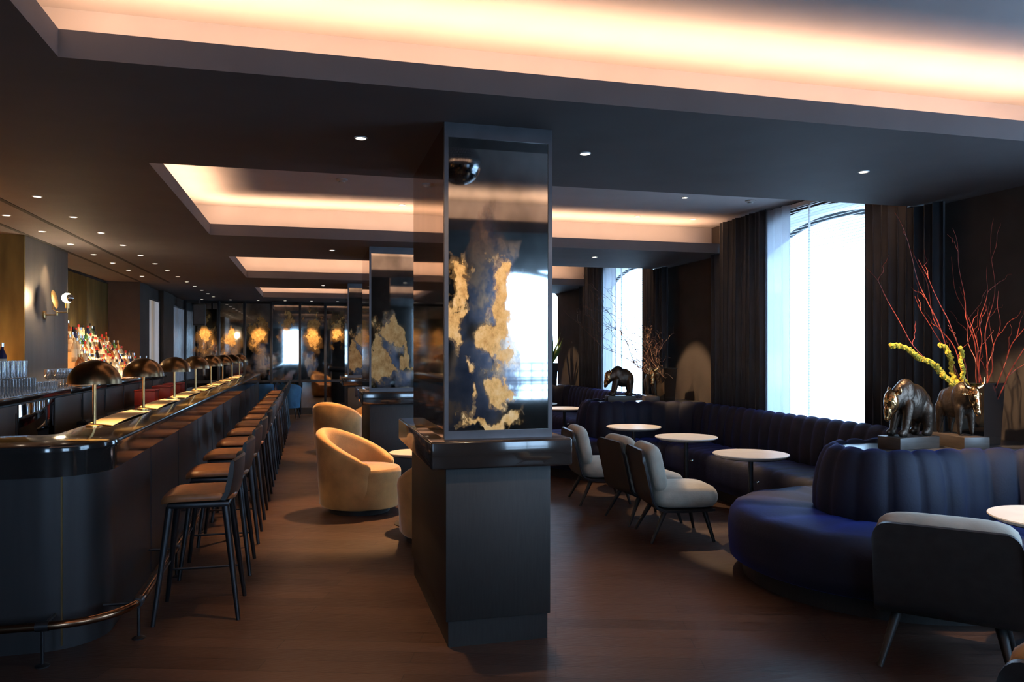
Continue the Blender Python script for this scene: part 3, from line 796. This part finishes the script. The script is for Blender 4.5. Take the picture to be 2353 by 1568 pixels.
for (x, y, lab) in ((.3,7.55,'round smoke detector in the second coffer, left of pillar'), (4.66,7.48,'round smoke detector in the second coffer by the window')):
    t = thing('smoke_detector', lab, 'detector', (x,y,ZU))
    MB().lathe([(.055,0),(.055,-.012),(.04,-.02)], 20).build('housing', M['detector'], t); MB().lathe([(.03,-.02),(.028,-.032),(0,-.034)], 20).build('sensor', M['detector'], t)

# disco ball
t = thing('disco_ball', 'mirror tiled disco ball reflected at the top of the near pillar', 'disco ball', (1.12,2.45,3.05))
m = MB(); nl = 26
for k in range(nl):
    a0 = -pi/2+pi*k/nl; a1 = -pi/2+pi*(k+1)/nl; n = max(4, int(2*nl*cos((a0+a1)/2)))
    for i in range(n):
        b0 = 2*pi*i/n; b1 = 2*pi*(i+1)/n
        e = .06; A0 = a0+(a1-a0)*e; A1 = a1-(a1-a0)*e; B0 = b0+(b1-b0)*e; B1 = b1-(b1-b0)*e; R = .165
        P = lambda a, b_: (R*cos(a)*cos(b_), R*cos(a)*sin(b_), R*sin(a))
        m.add([P(A0,B0),P(A0,B1),P(A1,B1),P(A1,B0)], [(0,1,2,3)])
m.build('mirror_tiles', M['discoball'], t, ang=1)
MB().ball((0,0,0), .1625, 32, 20).build('core', M['iron'], t)
MB().tube([(0,0,.16),(0,0,.2)], .006, 8).build('hanger', M['chrome'], t)

# ------------------------------------------------------------------ tub chairs
def make_tub(label, loc, rz, grp='camel velvet tub chairs'):
    t = thing('tub_chair', label, 'armchair', loc, rz, grp)       # faces +x
    R = []
    A = 128
    n = 44
    for j in range(n+1):
        u = -1+2*j/n; ph = pi + radians(A)*u                     # around the back
        c_ = cos(radians(A)*u)
        h = .50 + .27*max(0, (c_+.45)/1.45)**.9
        ro, rb, th = .385, .35, .095
        endf = min(1, (1-abs(u))*7)                             # round the arm ends
        endf = sqrt(max(0, 1-(1-endf)**2))
        w_ = th*(.25+.75*endf); mid = ro-th/2
        hh = h - .05*(1-endf)
        prof = [(rb-.02-(th-w_)/2,.055),(rb-(th-w_)/2,.08),(mid+w_/2, hh-.05),(mid+w_*.42,hh-.015),(mid+w_*.2,hh+.002),(mid-w_*.2,hh+.002),(mid-w_*.42,hh-.015),(mid-w_/2,hh-.06),(mid-w_/2-.005,.38),(mid-w_/2-.01,.3)]
        R.append([(r*cos(ph)*1.17, r*sin(ph)*.98, z*1.06 if z > .1 else z) for (r, z) in prof])
    m = MB(); m.grid(R)
    m.add(R[0], [tuple(range(len(R[0])))]); m.add(R[-1], [tuple(reversed(range(len(R[-1]))))])
    m.build('shell', M['camel'], t, ang=60)
    m = MB(); rows = []
    for (s_, z) in ((0,.06),(.93,.06),(.97,.08),(1,.40),(.99,.425),(.95,.445),(.8,.455),(0,.462)):
        r = []
        for i in range(40):
            a = 2*pi*i/40; f = max(0, cos(a)); rr = .30 + .062*min(1, f*2.2)
            r.append((rr*s_*cos(a)*1.17, rr*s_*sin(a)*.98, z))
        rows.append(r)
    m.grid(rows, closed_v=True); m.build('seat', M['camel'], t)
    MB().lathe([(.0,0),(.30,0),(.30,.058),(0,.058)], 32).build('plinth', M['blackwood'], t)
    return t
tc = make_tub('camel velvet tub chair nearest the bar aisle, open toward the small table', (.49,7.90,0), radians(-30))
dup(tc, (1.10,6.50,0), radians(118), label='camel velvet tub chair half hidden behind the near pillar')
dup(tc, (.44,12.55,0), radians(62), label='camel velvet tub chair seen from behind before the middle pillar')
dup(tc, (1.0,13.72,0), radians(190), label='farthest camel tub chair, peeking out left of the middle pillar ledge')
def make_table(name, label, loc, r, h, grp=None, mtop='marble'):
    t = thing(name, label, 'table', loc, 0, grp)
    MB().lathe([(0,h-.028),(r-.035,h-.028),(r-.006,h-.012),(r,h-.006),(r-.003,h),(0,h)], 48).build('top', M[mtop], t)
    MB().lathe([(r-.05,h-.036),(r-.05,h-.0285)], 32).build('top_plate', M['iron'], t)
    MB().lathe([(.024,.012),(.022,h-.036)], 16).build('stem', M['iron'], t)
    MB().lathe([(.0,0),(.19,0),(.19,.008),(.03,.016),(.024,.03)], 32).build('base', M['iron'], t)
    return t
make_table('side_table', 'small round side table between the two nearest tub chairs', (.95,7.16,0), .24, .665)

# ------------------------------------------------------------------ lounge side
tb = make_table('cocktail_table', 'round white cocktail table nearest the near end of the window banquette', (3.68,5.9,0), .32, .72, 'round cocktail tables')
o = MB().ball((.05,-.03,.47), .014, 12, 8).build('lever_knob', M['chrome'], tb); MB().tube([(.0,0,.47),(.05,-.03,.47)], .005, 6).build('lever', M['iron'], tb)
for (x, y, lab) in ((3.77,7.25,'middle round white cocktail table of the three before the window'), (3.68,8.38,'farthest round white cocktail table of the three before the window'),
                    (3.84,3.22,'round white cocktail table cut by the right edge of the photo'), (3.84,11.4,'round cocktail table in the next booth, just right of the pillar'), (3.75,12.5,'distant cocktail table in the next booth, half behind the pillar frame')):
    dup(tb, (x,y,0), label=lab)

def superellipse(n, hx, hy, e):
    out = []
    for i in range(n):
        a = 2*pi*i/n; c_, s_ = cos(a), sin(a); r = 1/((abs(c_)/hx)**e+(abs(s_)/hy)**e)**(1/e); out.append((r*c_, r*s_))
    return out
def cushion(hx, hy, th, crown, n=48, e=5, r=None):
    """soft rectangular pad with rounded sides, lying in xy, bottom at 0"""
    rows = []; r = r or th*.5; m = 7
    rows.append([(0,0,0)]*n)
    for k in range(m+1):
        a = -pi/2 + pi*k/m; d = r*(1-cos(a)) if True else 0
        z = th/2 + (th/2)*sin(a)
        rows.append([(p[0], p[1], z) for p in superellipse(n, hx-d*.9, hy-d*.9, e)])
    hx2, hy2 = hx-r*.9, hy-r*.9
    for s_ in (.85,.6,.3,0): rows.append([(p[0]*s_, p[1]*s_, th+crown*(1-s_*s_)) for p in superellipse(n, hx2, hy2, e)])
    return rows
def make_slipper(label, loc, rz, cloth='greyvelvet'):
    t = thing('lounge_chair', label, 'chair', loc, rz, 'stone velvet lounge chairs')    # faces +x
    # thin bent shell: seat pan curving up into the back
    prof = [(.27,.285),(.0,.275),(-.16,.28),(-.215,.30),(-.245,.345),(-.275,.48),(-.318,.71),(-.33,.775)]
    R = []
    hw = .285
    for j in range(25):
        u = sin(pi/2*(-1+2*j/24)); y = hw*u
        top = []; bot = []
        for i, (x, z) in enumerate(prof):
            k = 1.0
            if i >= 6: z = z - .05*(1-sqrt(max(0,1-(max(0,abs(u)-.78)/.22)**2)))*(i-5)*.9; y = hw*u
            else: y = hw*u
            a = prof[max(i-1,0)]; b = prof[min(i+1,len(prof)-1)]; tx, tz = b[0]-a[0], b[1]-a[1]; L = math.hypot(tx,tz); nx, nz = tz/L, -tx/L
            top.append((x, y, z)); bot.append((x-nx*.022*1 if False else x-abs(nx)*.022, y, z-abs(nz)*.022))
        R.append(top + list(reversed(bot)))
    m = MB(); m.grid(R, closed_v=True); m.add(R[0], [tuple(range(len(R[0])))]); m.add(R[-1], [tuple(reversed(range(len(R[-1]))))])
    m.build('shell', M['dkleather'], t, ang=50)
    for sy in (-1, 1): MB().tube([(x-.011, sy*hw, z-.008) for (x, z) in prof[1:-2]]+[(-.317, sy*(hw-.004), .675)], [.006]*(len(prof)-3)+[.0015], 6).build('edge_trim', M['iron'], t)
    c_ = MB(); rows = cushion(.285, .285, .165, .025, r=.06)
    c_.grid([[(p[0]+.05, p[1], p[2]+.288) for p in r] for r in rows], closed_v=True); c_.build('seat_cushion', M[cloth], t)
    # back cushion stands on the seat and leans on the shell
    c_ = MB(); rows = cushion(.205, .283, .125, .03)
    Mx = Matrix.Translation((-.272,0,.60)) @ Matrix.Rotation(radians(78), 4, 'Y')
    c_.grid([[tuple(Mx @ Vector((p[0], p[1], p[2]))) for p in r] for r in rows], closed_v=True); c_.build('back_cushion', M[cloth], t)
    for (sx, sy) in ((1,-1),(1,1),(-1,-1),(-1,1)):
        x0 = .2 if sx > 0 else -.13; x1 = .27 if sx > 0 else -.27
        MB().tube([(x0, sy*.2, .27),(x1, sy*.26, 0)], [.024,.012], 10).build('leg', M['blackwood'], t)
    return t
sc = make_slipper('stone grey velvet lounge chair nearest, seen side-on before the white tables', (3.06,6.12,0), radians(-9))
dup(sc, (3.07,6.78,0), radians(2), label='stone velvet lounge chair just behind the side-on one')
dup(sc, (3.0,7.75,0), radians(-6), label='farthest stone velvet lounge chair, its back beside the near pillar')
o = dup(sc, (3.22,3.30,0), radians(43), label='large dark lounge chair seen from behind at lower right'); o.scale = (1.12,1.12,.975)
o = make_slipper('lounge chair, orange light painted into its cushion, cut off at the bottom right corner', (2.25,1.62,0), radians(30), 'camel'); o['group'] = 'lounge chairs with painted orange light'  # camel cloth puts the orange light into the cushion colour

# banquette -------------------------------------------------------------
XB, XF = 4.84, 4.17           # back face and seat front along the windows
NOSE = [4.6, 9.72, 14.84]
XC, RB, RS, RCB, RCS = 3.93, .40, 1.06, .5, .10
def bq_path(nose):
    """list of (back point, seat front point) along the serpentine, each piece sampled alike"""
    P = []
    def seg(b0, b1, f0, f1):
        d = math.dist(b0,b1); n = max(1, int(d/.0237))
        for i in range(n): u = i/n; P.append(((b0[0]+(b1[0]-b0[0])*u, b0[1]+(b1[1]-b0[1])*u), (f0[0]+(f1[0]-f0[0])*u, f0[1]+(f1[1]-f0[1])*u)))
    def arc(cb, rb, cf, rf, a0, a1):
        n = max(8, int(abs(a1-a0)*max(rb, .42)/.0237))
        for i in range(n):
            a = a0+(a1-a0)*i/n
            P.append(((cb[0]+rb*cos(a), cb[1]+rb*sin(a)), (cf[0]+rf*cos(a), cf[1]+rf*sin(a))))
    y0 = nose[0]-5.0
    for q, yc in enumerate(nose):
        yb, yf = yc-RB, yc-RS
        seg((XB,y0), (XB,yb-RCB), (XF,y0), (XF,yf-RCS))
        arc((XB-RCB,yb-RCB), RCB, (XF-RCS,yf-RCS), RCS, 0, pi/2)
        seg((XB-RCB,yb), (XC,yb), (XF-RCS,yf), (XC,yf))
        arc((XC,yc), RB, (XC,yc), RS, -pi/2, -3*pi/2)
        yb, yf = yc+RB, yc+RS
        seg((XC,yb), (XB-RCB,yb), (XC,yf), (XF-RCS,yf))
        arc((XB-RCB,yb+RCB), RCB, (XF-RCS,yf+RCS), RCS, -pi/2, 0)
        y0 = yb+RCB
        P.append(((XB,y0),(XF,yf+RCS)))
    P.append(((XB,nose[-1]+2.4),(XF,nose[-1]+2.4)))
    return P
P = bq_path(NOSE)
s_len = [0]
for a, b in zip(P[:-1], P[1:]): s_len.append(s_len[-1]+math.dist(a[0], b[0]))
CH = .185
bq = thing('banquette', 'long serpentine navy velvet banquette with vertical channels along the windows', 'banquette', (0,0,0))
Rb, Rs, Rp = [], [], []
for (bk, fr), s in zip(P, s_len):
    bk = Vector((*bk,0)); fr = Vector((*fr,0)); d = (fr-bk).normalized()
    u = abs(sin(pi*s/CH)); bul = .042*u**.42
    def q(off, z): p = bk + d*off; return (p.x, p.y, z)
    Rb.append([q(.02+bul*.3,.40), q(.03+bul,.50), q(.03+bul,.62), q(.01+bul,.76), q(-.01+bul*.8,.85), q(-.03+bul*.5,.895+bul*.4), q(-.065,.918+bul*.7), q(-.095,.912+bul*.7), q(-.105,.89), q(-.105,.40)])
    v = .016*u**.45; L = (fr-bk).length
    Rs.append([q(-.02,.455), q(.05,.462+v), q(L*.5,.475+v), q(L*.82,.472+v), q(L*.93,.458+v), q(L*.985,.425), q(L+.004*u,.36), q(L,.22), q(L-.01,.135), q(L-.03,.125), q(-.02,.125)])
    Rp.append([q(-.1,.124), q(L-.1,.124), q(L-.1,.0), q(-.1,.0)])
def capped(R):
    m = MB(); m.grid(R, closed_v=True); n = len(R[0]); m.add(R[0], [tuple(range(n))]); m.add(R[-1], [tuple(reversed(range(n)))]); return m
capped(Rb).build('backrest', M['navy'], bq, ang=75)
capped(Rs).build('seat', M['navy'], bq, ang=75)
capped(Rp).build('plinth', M['blackwood'], bq)
for yc in NOSE:
    m = MB(); pts = [(XC+.285*cos(a), yc+.285*sin(a)) for a in [pi/2+pi*i/16 for i in range(17)]] + [(5.19,yc-.285),(5.19,yc+.285)]
    n = len(pts)
    m.add([(p[0],p[1],.0) for p in pts]+[(p[0],p[1],.915) for p in pts], [tuple(reversed(range(n))), tuple(range(n,2*n))]+[(i,(i+1)%n,n+(i+1)%n,n+i) for i in range(n)])
    o = m.build('booth_divider', M['stone'])
    tag(o, {4.6:'near dark ledge between booths carrying the bear and bull',9.72:'middle dark ledge between booths, carrying sculptures before the far window',14.84:'farthest dark ledge between booths, with the green plant'}[yc], 'ledge', 'ledges between the booths')
Z0 = .915

# sculptures ------------------------------------------------------------
def organic(parts, name, m, parent, vox=.009, smooth=4):
    b = MB()
    for (c_, r, *rot) in parts:
        Mx = Matrix.Rotation(rot[0], 4, rot[1]) if rot else None
        b.ball(c_, r, 16, 10, Mx)
    o = b.build(name, m, parent, ang=180)
    r_ = o.modifiers.new('fuse', 'REMESH'); r_.mode = 'VOXEL'; r_.voxel_size = vox; r_.use_smooth_shade = True
    sm = o.modifiers.new('smooth', 'SMOOTH'); sm.iterations = smooth; sm.factor = .5
    return o
def limb(a, b, r0, r1, n=6):
    a = Vector(a); b = Vector(b)
    return [(tuple(a.lerp(b, i/(n-1))), r0+(r1-r0)*i/(n-1)) for i in range(n)]
def make_bear(label, loc, rz):
    t = thing('bear_sculpture', label, 'sculpture', loc, rz, 'bronze bear and bull sculptures')   # head toward +x
    MB().bevbox(-.24,-.12,0,.24,.12,.07,.004).build('plinth', M['plinth'], t)
    z = .07
    P_ = [((-.05,0,z+.20),(.17,.095,.105)),((.04,0,z+.245),(.10,.085,.09)),((-.15,0,z+.17),(.09,.09,.10))]
    P_ += limb((.10,0,z+.24),(.17,0,z+.21),.07,.06,4)
    for sy in (-1,1):
        P_ += limb((.07,sy*.06,z+.17),(.12,sy*.065,z+.025),.048,.03); P_ += [((.15,sy*.065,z+.02),(.045,.03,.022))]
        P_ += limb((-.15,sy*.06,z+.15),(-.17,sy*.065,z+.025),.06,.032); P_ += [((-.14,sy*.065,z+.02),(.05,.032,.022))]
    organic(P_, 'body', M['bronze'], t)
    H = [((.21,0,z+.20),(.065,.062,.075)),((.245,0,z+.145),(.04,.036,.05)),((.26,0,z+.11),(.024,.024,.024))]
    for sy in (-1,1): H += [((.17,sy*.055,z+.265),(.014,.022,.024)), ((.24,sy*.03,z+.20),.012)]
    organic(H, 'head', M['polbronze'], t, .006, 2)
    return t
def make_bull(label, loc, rz):
    t = thing('bull_sculpture', label, 'sculpture', loc, rz, 'bronze bear and bull sculptures')
    MB().bevbox(-.24,-.12,0,.24,.12,.07,.004).build('plinth', M['plinth'], t)
    z = .07
    P_ = [((-.06,0,z+.19),(.17,.085,.095)),((.06,0,z+.215),(.10,.09,.10)),((-.16,0,z+.185),(.07,.075,.085))]
    P_ += limb((.10,0,z+.22),(.17,0,z+.23),.075,.06,4)
    for sy in (-1,1):
        P_ += limb((.09,sy*.055,z+.15),(.10,sy*.06,z+.02),.042,.02); P_ += limb((-.16,sy*.055,z+.15),(-.18,sy*.06,z+.02),.05,.02)
    P_ += limb((-.22,0,z+.24),(-.25,0,z+.10),.012,.01)
    organic(P_, 'body', M['bronze'], t)
    H = [((.205,0,z+.235),(.055,.05,.06)),((.235,0,z+.185),(.036,.036,.05)),((.25,0,z+.145),(.028,.032,.026))]
    for sy in (-1,1):
        H += [((.185,sy*.075,z+.245),(.014,.032,.012)), ((.235,sy*.028,z+.225),.012)]
    organic(H, 'head', M['polbronze'], t, .006, 2)
    for sy in (-1,1): MB().tube([(.195,sy*.03,z+.28),(.20,sy*.07,z+.29),(.205,sy*.095,z+.31),(.21,sy*.095,z+.345)], [.016,.014,.009,.003], 10).build('horn', M['polbronze'], t)
    return t
br = make_bear('bronze bear sculpture with polished face on the near ledge', (4.12,4.58,Z0), radians(188))
bu = make_bull('bronze bull sculpture with polished face beside the near bear', (4.53,4.56,Z0), radians(262))
dup(br, (4.08,9.74,Z0), radians(172), label='bronze bear sculpture seen in profile before the far window')
dup(bu, (4.50,9.67,Z0), radians(252), label='bronze bull sculpture with gleaming horns beside the far vase')
for o in (br, bu): o.scale = (.8,.8,1.22)
for o in list(SC.objects):
    if o.parent is None and o.name.startswith(('bear_sculpture','bull_sculpture')): o.scale = (.8,.8,1.22)
def make_vase(label, loc, rz=0):
    t = thing('vase', label, 'vase', loc, rz, 'black square vases')
    m = MB()
    w0, w1, h = .085, .105, .45
    prof = [(w0,0),(w1,h),(w1-.01,h),(w0-.01,.03)]
    rows = [[(s*a, q*a, z) for (s, q) in ((-1,-1),(1,-1),(1,1),(-1,1))] for (a, z) in prof]
    m.grid(rows, closed_v=True); m.add(rows[0], [(0,1,2,3)]); m.add(rows[-1], [(0,1,2,3)])
    m.build('body', M['black'], t, ang=30)
    rr = MB(); a = w1+.003
    rr.tube([(-a,-a,h),(a,-a,h),(a,a,h),(-a,a,h),(-a,-a,h)], .005, 6); rr.build('rim', M['iron'], t)
    return t
va = make_vase('black square vase holding red twigs on the near ledge', (4.80,4.62,Z0), .1)
dup(va, (4.80,9.82,Z0), .15, label='black square vase holding brown twigs on the middle ledge')
dup(va, (4.74,14.9,Z0), .1, label='dark vase holding green leaves on the farthest ledge')

def wander(p0, p1, n, amp, seed, sag=0):
    rnd = random.Random(seed); p0 = Vector(p0); p1 = Vector(p1); out = []
    o = Vector((rnd.random()*50, rnd.random()*50, rnd.random()*50))
    for i in range(n):
        u = i/(n-1); p = p0.lerp(p1, u)
        w_ = Vector(mnoise.noise_vector(o + Vector((u*4, u*2, 0)))) * amp * min(1, u*2.5)
        p = p + w_; p.z += sag*sin(pi*u); out.append(p)
    return out
def twigs(label, base, tips, m, r0, amp, side, seed, cat='branches', name='twig_arrangement'):
    t = thing(name, label, cat, base)
    rnd = random.Random(seed)
    for k, tip in enumerate(tips):
        b0 = (rnd.uniform(-.05,.05), rnd.uniform(-.05,.05), .05)
        pts = wander(b0, tip, 26, amp, seed*100+k)
        mm = MB(); mm.tube(pts, [r0*(1-.8*i/25) for i in range(26)], 6)
        for q in range(side):
            i = rnd.randrange(8, 23); a = pts[i]
            d = (pts[min(i+2,25)]-pts[i-2]).normalized(); o = Vector((rnd.uniform(-1,1), rnd.uniform(-1,1), rnd.uniform(-.2,.9)))
            e = a + (d*.6+o*.6)*rnd.uniform(.12,.34)
            sp_ = wander(a, e, 10, amp*.4, seed*999+k*17+q); mm.tube(sp_, [r0*.55*(1-.8*j/9)*(1-.6*i/25) + .0008 for j in range(10)], 5)
        mm.build('branch', m, t)
    return t
B1 = (4.80,4.62,Z0+.1)
# tips are offsets from the vase base, in metres
tips = [(-.78,.32,1.22),(-.55,.25,1.6),(-.50,.05,1.25),(-.22,.05,1.5),(-.38,.2,1.0),(-.10,-.15,1.2),(.05,-.1,1.55),(.12,-.35,1.0),(.0,.25,1.3),(.1,.3,1.1),(-.15,-.3,1.0),(.2,-.5,1.2),(-.3,.35,1.4),(.18,.1,.95)]
tw = twigs('red dogwood twigs fanning out of the near black vase', B1, tips, M['redtwig'], .0055, .06, 2, 3)
rnd = random.Random(5)
tips2 = [(rnd.uniform(-1.0,-.08), rnd.uniform(-.45,1.0), rnd.uniform(.7,1.55)) for _ in range(18)] + [(-1.15,1.0,1.2),(-1.0,.7,1.35),(-.85,.9,1.55),(-.6,.8,1.6)]
twigs('tangled brown willow twigs fanning out of the middle vase by the window', (4.80,9.82,Z0+.1), tips2, M['twig'], .006, .2, 6, 11)
# mossy branch
t = thing('mossy_branch', 'yellow lichen covered branch leaning out of the near vase', 'branch', B1)
rnd = random.Random(8)
def mossy(pts, r):
    m = MB(); m.tube(pts, r, 7)
    L = len(pts)
    for _ in range(int(L*16)):
        i = rnd.randrange(L); p = Vector(pts[i]); a = Vector((rnd.gauss(0,1), rnd.gauss(0,1), rnd.gauss(0,1))).normalized()
        q = rnd.uniform(.006,.013); m.ball(p + a*(r[i]*.9 if isinstance(r, list) else r), (q,q*rnd.uniform(.7,1.2),q), 6, 4)
    return m
pts = wander((-.05,.0,.12), (-.62,.18,.62), 26, .05, 44, .10); mossy(pts, [.022-.006*i/25 for i in range(26)]).build('limb', M['moss'], t)
pts = wander((-.08,.02,.2), (-.28,.1,.66), 22, .06, 45); mossy(pts, [.020-.008*i/21 for i in range(22)]).build('limb', M['moss'], t)
pts = wander((-.1,.02,.25), (-.22,-.02,.6), 18, .05, 46); mossy(pts, [.014-.006*i/17 for i in range(18)]).build('limb', M['moss'], t)
# far green plant
t = thing('leafy_plant', 'green leaves standing in the farthest vase', 'plant', (4.74,14.9,Z0+.1))
rnd = random.Random(3)
for k in range(16):
    a = rnd.uniform(0,2*pi); L = rnd.uniform(.4,.8); tilt = rnd.uniform(.15,.7)
    m = MB(); rows = []
    for j in range(9):
        u = j/8; r = L*u; w_ = .035*sin(pi*min(1,u*.95+.05))
        x, y, z = r*sin(tilt)*cos(a), r*sin(tilt)*sin(a), .3+r*cos(tilt)-.15*u*u*tilt
        rows.append([(x-w_*sin(a), y+w_*cos(a), z), (x,y,z+.008), (x+w_*sin(a), y-w_*cos(a), z)])
    m.grid(rows); o = m.build('leaf', M['leaf'], t); o.modifiers.new('t','SOLIDIFY').thickness = .002

# blue chairs at the end of the bar
def make_blue(label, loc, rz):
    t = thing('dining_chair', label, 'chair', loc, rz, 'blue velvet chairs at the end of the bar')
    R = []
    for j in range(19):
        u = -1+2*j/18; ph = pi+radians(95)*u; h = .84-.10*u*u
        R.append([(.24*cos(ph),.24*sin(ph),.26),(.285*cos(ph),.285*sin(ph),h-.02),(.27*cos(ph),.27*sin(ph),h),(.245*cos(ph),.245*sin(ph),h-.02),(.225*cos(ph),.225*sin(ph),.45)])
    m = MB(); m.grid(R, closed_v=True); m.add(R[0],[(0,1,2,3,4)]); m.add(R[-1],[(4,3,2,1,0)]); m.build('back', M['blue'], t, ang=50)
    c_ = MB(); c_.grid([[(p[0]+.02,p[1],p[2]+.27) for p in r] for r in cushion(.24,.22,.19,.02,e=4,r=.05)], closed_v=True); c_.build('seat', M['blue'], t)
    for (sx, sy) in ((1,1),(1,-1),(-1,1),(-1,-1)): MB().tube([(sx*.15,sy*.15,.28),(sx*.21,sy*.2,0)], [.02,.01], 8).build('leg', M['blackwood'], t)
    return t
bc = make_blue('bright blue velvet chair at the end of the stool row', (-.46,19.1,0), radians(80))
dup(bc, (-1.1,19.3,0), radians(120), label='dim blue velvet chair behind the far end of the bar')

# ------------------------------------------------------------------ lights
WARM = (1,.57,.27); AMB = (1,.66,.36)
def light(name, kind, loc, energy, col, **kw):
    l = bpy.data.lights.new(name, kind); l.energy = energy; l.color = col
    o = bpy.data.objects.new(name, l); COL.objects.link(o); o.location = loc
    tgt = kw.pop('target', None)
    for k, v in kw.items(): setattr(l, k, v)
    if tgt is not None: o.rotation_euler = (Vector(tgt)-Vector(loc)).to_track_quat('-Z', 'Y').to_euler()
    return o
COVE = 13      # W per metre
COVECOL = (1,.58,.33)
for (a, b) in COF:
    L = XW-XL-.3
    for (y, q) in ((a-.125, 1), (b+.125, -1)):
        o = light('cove_strip', 'AREA', ((XL+XW)/2-.2, y, ZC+.045), COVE*L, COVECOL, shape='RECTANGLE', size=L, size_y=.09); o.rotation_euler = (pi + q*radians(-12), 0, 0)
    o = light('cove_strip', 'AREA', (XL-.125, (a+b)/2, ZC+.045), COVE*(b-a), COVECOL, shape='RECTANGLE', size=.09, size_y=(b-a)); o.rotation_euler = (pi, radians(12), 0)
def spot(loc, target, e, col=AMB, ang=40, blend=.4, r=.03):
    return light('spot_lamp', 'SPOT', loc, e, col, spot_size=radians(ang), spot_blend=blend, shadow_soft_size=r, target=target)
DZ = ZC-.02
for k in range(12): spot((-2.12,6.97+.98*k,DZ), (-2.12,6.97+.98*k,0), 14, AMB, 70, .8)
for k in range(7): spot((-2.685,8.0+.985*k,DZ), (-3.5,8.0+.985*k,1.35), 120, AMB, 44, .7)
for x in (-2.49,-1.84,-1.21,-.58,.05,.68): spot((x,19.72,DZ), (x,20.25,1.4), 330, AMB, 34, .5)
for (x, y) in ((.29,4.58),(1.68,4.58),(.27,9.75),(.25,14.98)): spot((x,y,DZ), (x,y,0), 190, WARM, 52, .7)
spot((3.72,4.55,DZ), (4.75,4.55,1.1), 380, AMB, 42, .4)
spot((3.65,9.58,DZ), (5.0,9.75,1.0), 420, AMB, 38, .4)
spot((3.65,14.8,DZ), (4.9,14.9,1.1), 200, AMB, 38, .4)
for (x, y, z, tx, ty) in ((3.88,7.51,ZU,3.68,5.95),(3.88,8.6,ZU,3.77,7.25),(3.88,8.72,ZU,3.68,8.38),(3.7,3.5,ZU,3.84,3.22),(3.8,11.2,ZU,3.84,11.4)):
    spot((x,y,z-.02), (tx,ty,.72), 330, AMB, 24, .35)
spot((1.01,8.7,ZU-.02), (.5,7.8,.4), 950, (1,.52,.21), 46, .5)
spot((.5,12.0,ZU-.02), (.5,12.5,.6), 620, (1,.52,.21), 46, .5)
spot((1.0,2.55,ZU-.02), (1.0,4.15,1.75), 150, AMB, 42, .6)     # added unseen spot, brightens the gold patches of the near pillar mirror
spot((1.0,11.0,ZU-.02) , (1.0,13.72,.6), 350, WARM, 30, .5)
for y in LY:
    o = light('dome_bulb', 'AREA', (-1.385,y,1.505), 12.0, (1,.62,.28), shape='DISK', size=.07)
for tI in range(5):
    o = light('tier_strip', 'AREA', (-2.66-.135*tI,12.93,1.235+.13*tI), 8, (1,.66,.34), shape='RECTANGLE', size=.02, size_y=3.6-.6*tI)
    o.rotation_euler = (0, radians(105), 0)
for (y0, y1) in ((5.8, 9.25), (10.9, 15.0)):
    o = light('shelf_strip', 'AREA', (-3.30,(y0+y1)/2,1.215), 32, (1,.40,.13), shape='RECTANGLE', size=.03, size_y=y1-y0); o.rotation_euler = (pi, radians(10), 0)
# daylight
wd = bpy.data.worlds.new('sky'); SC.world = wd; wd.use_nodes = True
nt = wd.node_tree; nt.nodes.clear()
bg = nt.nodes.new('ShaderNodeBackground'); wo = nt.nodes.new('ShaderNodeOutputWorld')
tc_ = nt.nodes.new('ShaderNodeTexCoord'); sx = nt.nodes.new('ShaderNodeSeparateXYZ'); nt.links.new(tc_.outputs['Generated'], sx.inputs[0])
rp_ = ramp(nt, sx.outputs[2], [(.0, (.46,.70,1.0)), (1, (.40,.65,1.0))]); nt.links.new(rp_.outputs[0], bg.inputs[0])
bg.inputs[1].default_value = 17.0; nt.links.new(bg.outputs[0], wo.inputs[0])
for y in WY:
    o = light('window_portal', 'AREA', (5.58,y,1.85), 1, (1,1,1), shape='RECTANGLE', size=2.7, size_y=3.0); o.rotation_euler = (0, radians(90), 0); o.data.cycles.is_portal = True
o = light('window_portal', 'AREA', (3.92,-3.19,1.9), 1, (1,1,1), shape='RECTANGLE', size=2.15, size_y=2.2); o.rotation_euler = (radians(90), 0, 0); o.data.cycles.is_portal = True
o = light('window_portal', 'AREA', (-.925,-3.19,1.85), 1, (1,1,1), shape='RECTANGLE', size=.95, size_y=1.9); o.rotation_euler = (radians(90), 0, 0); o.data.cycles.is_portal = True
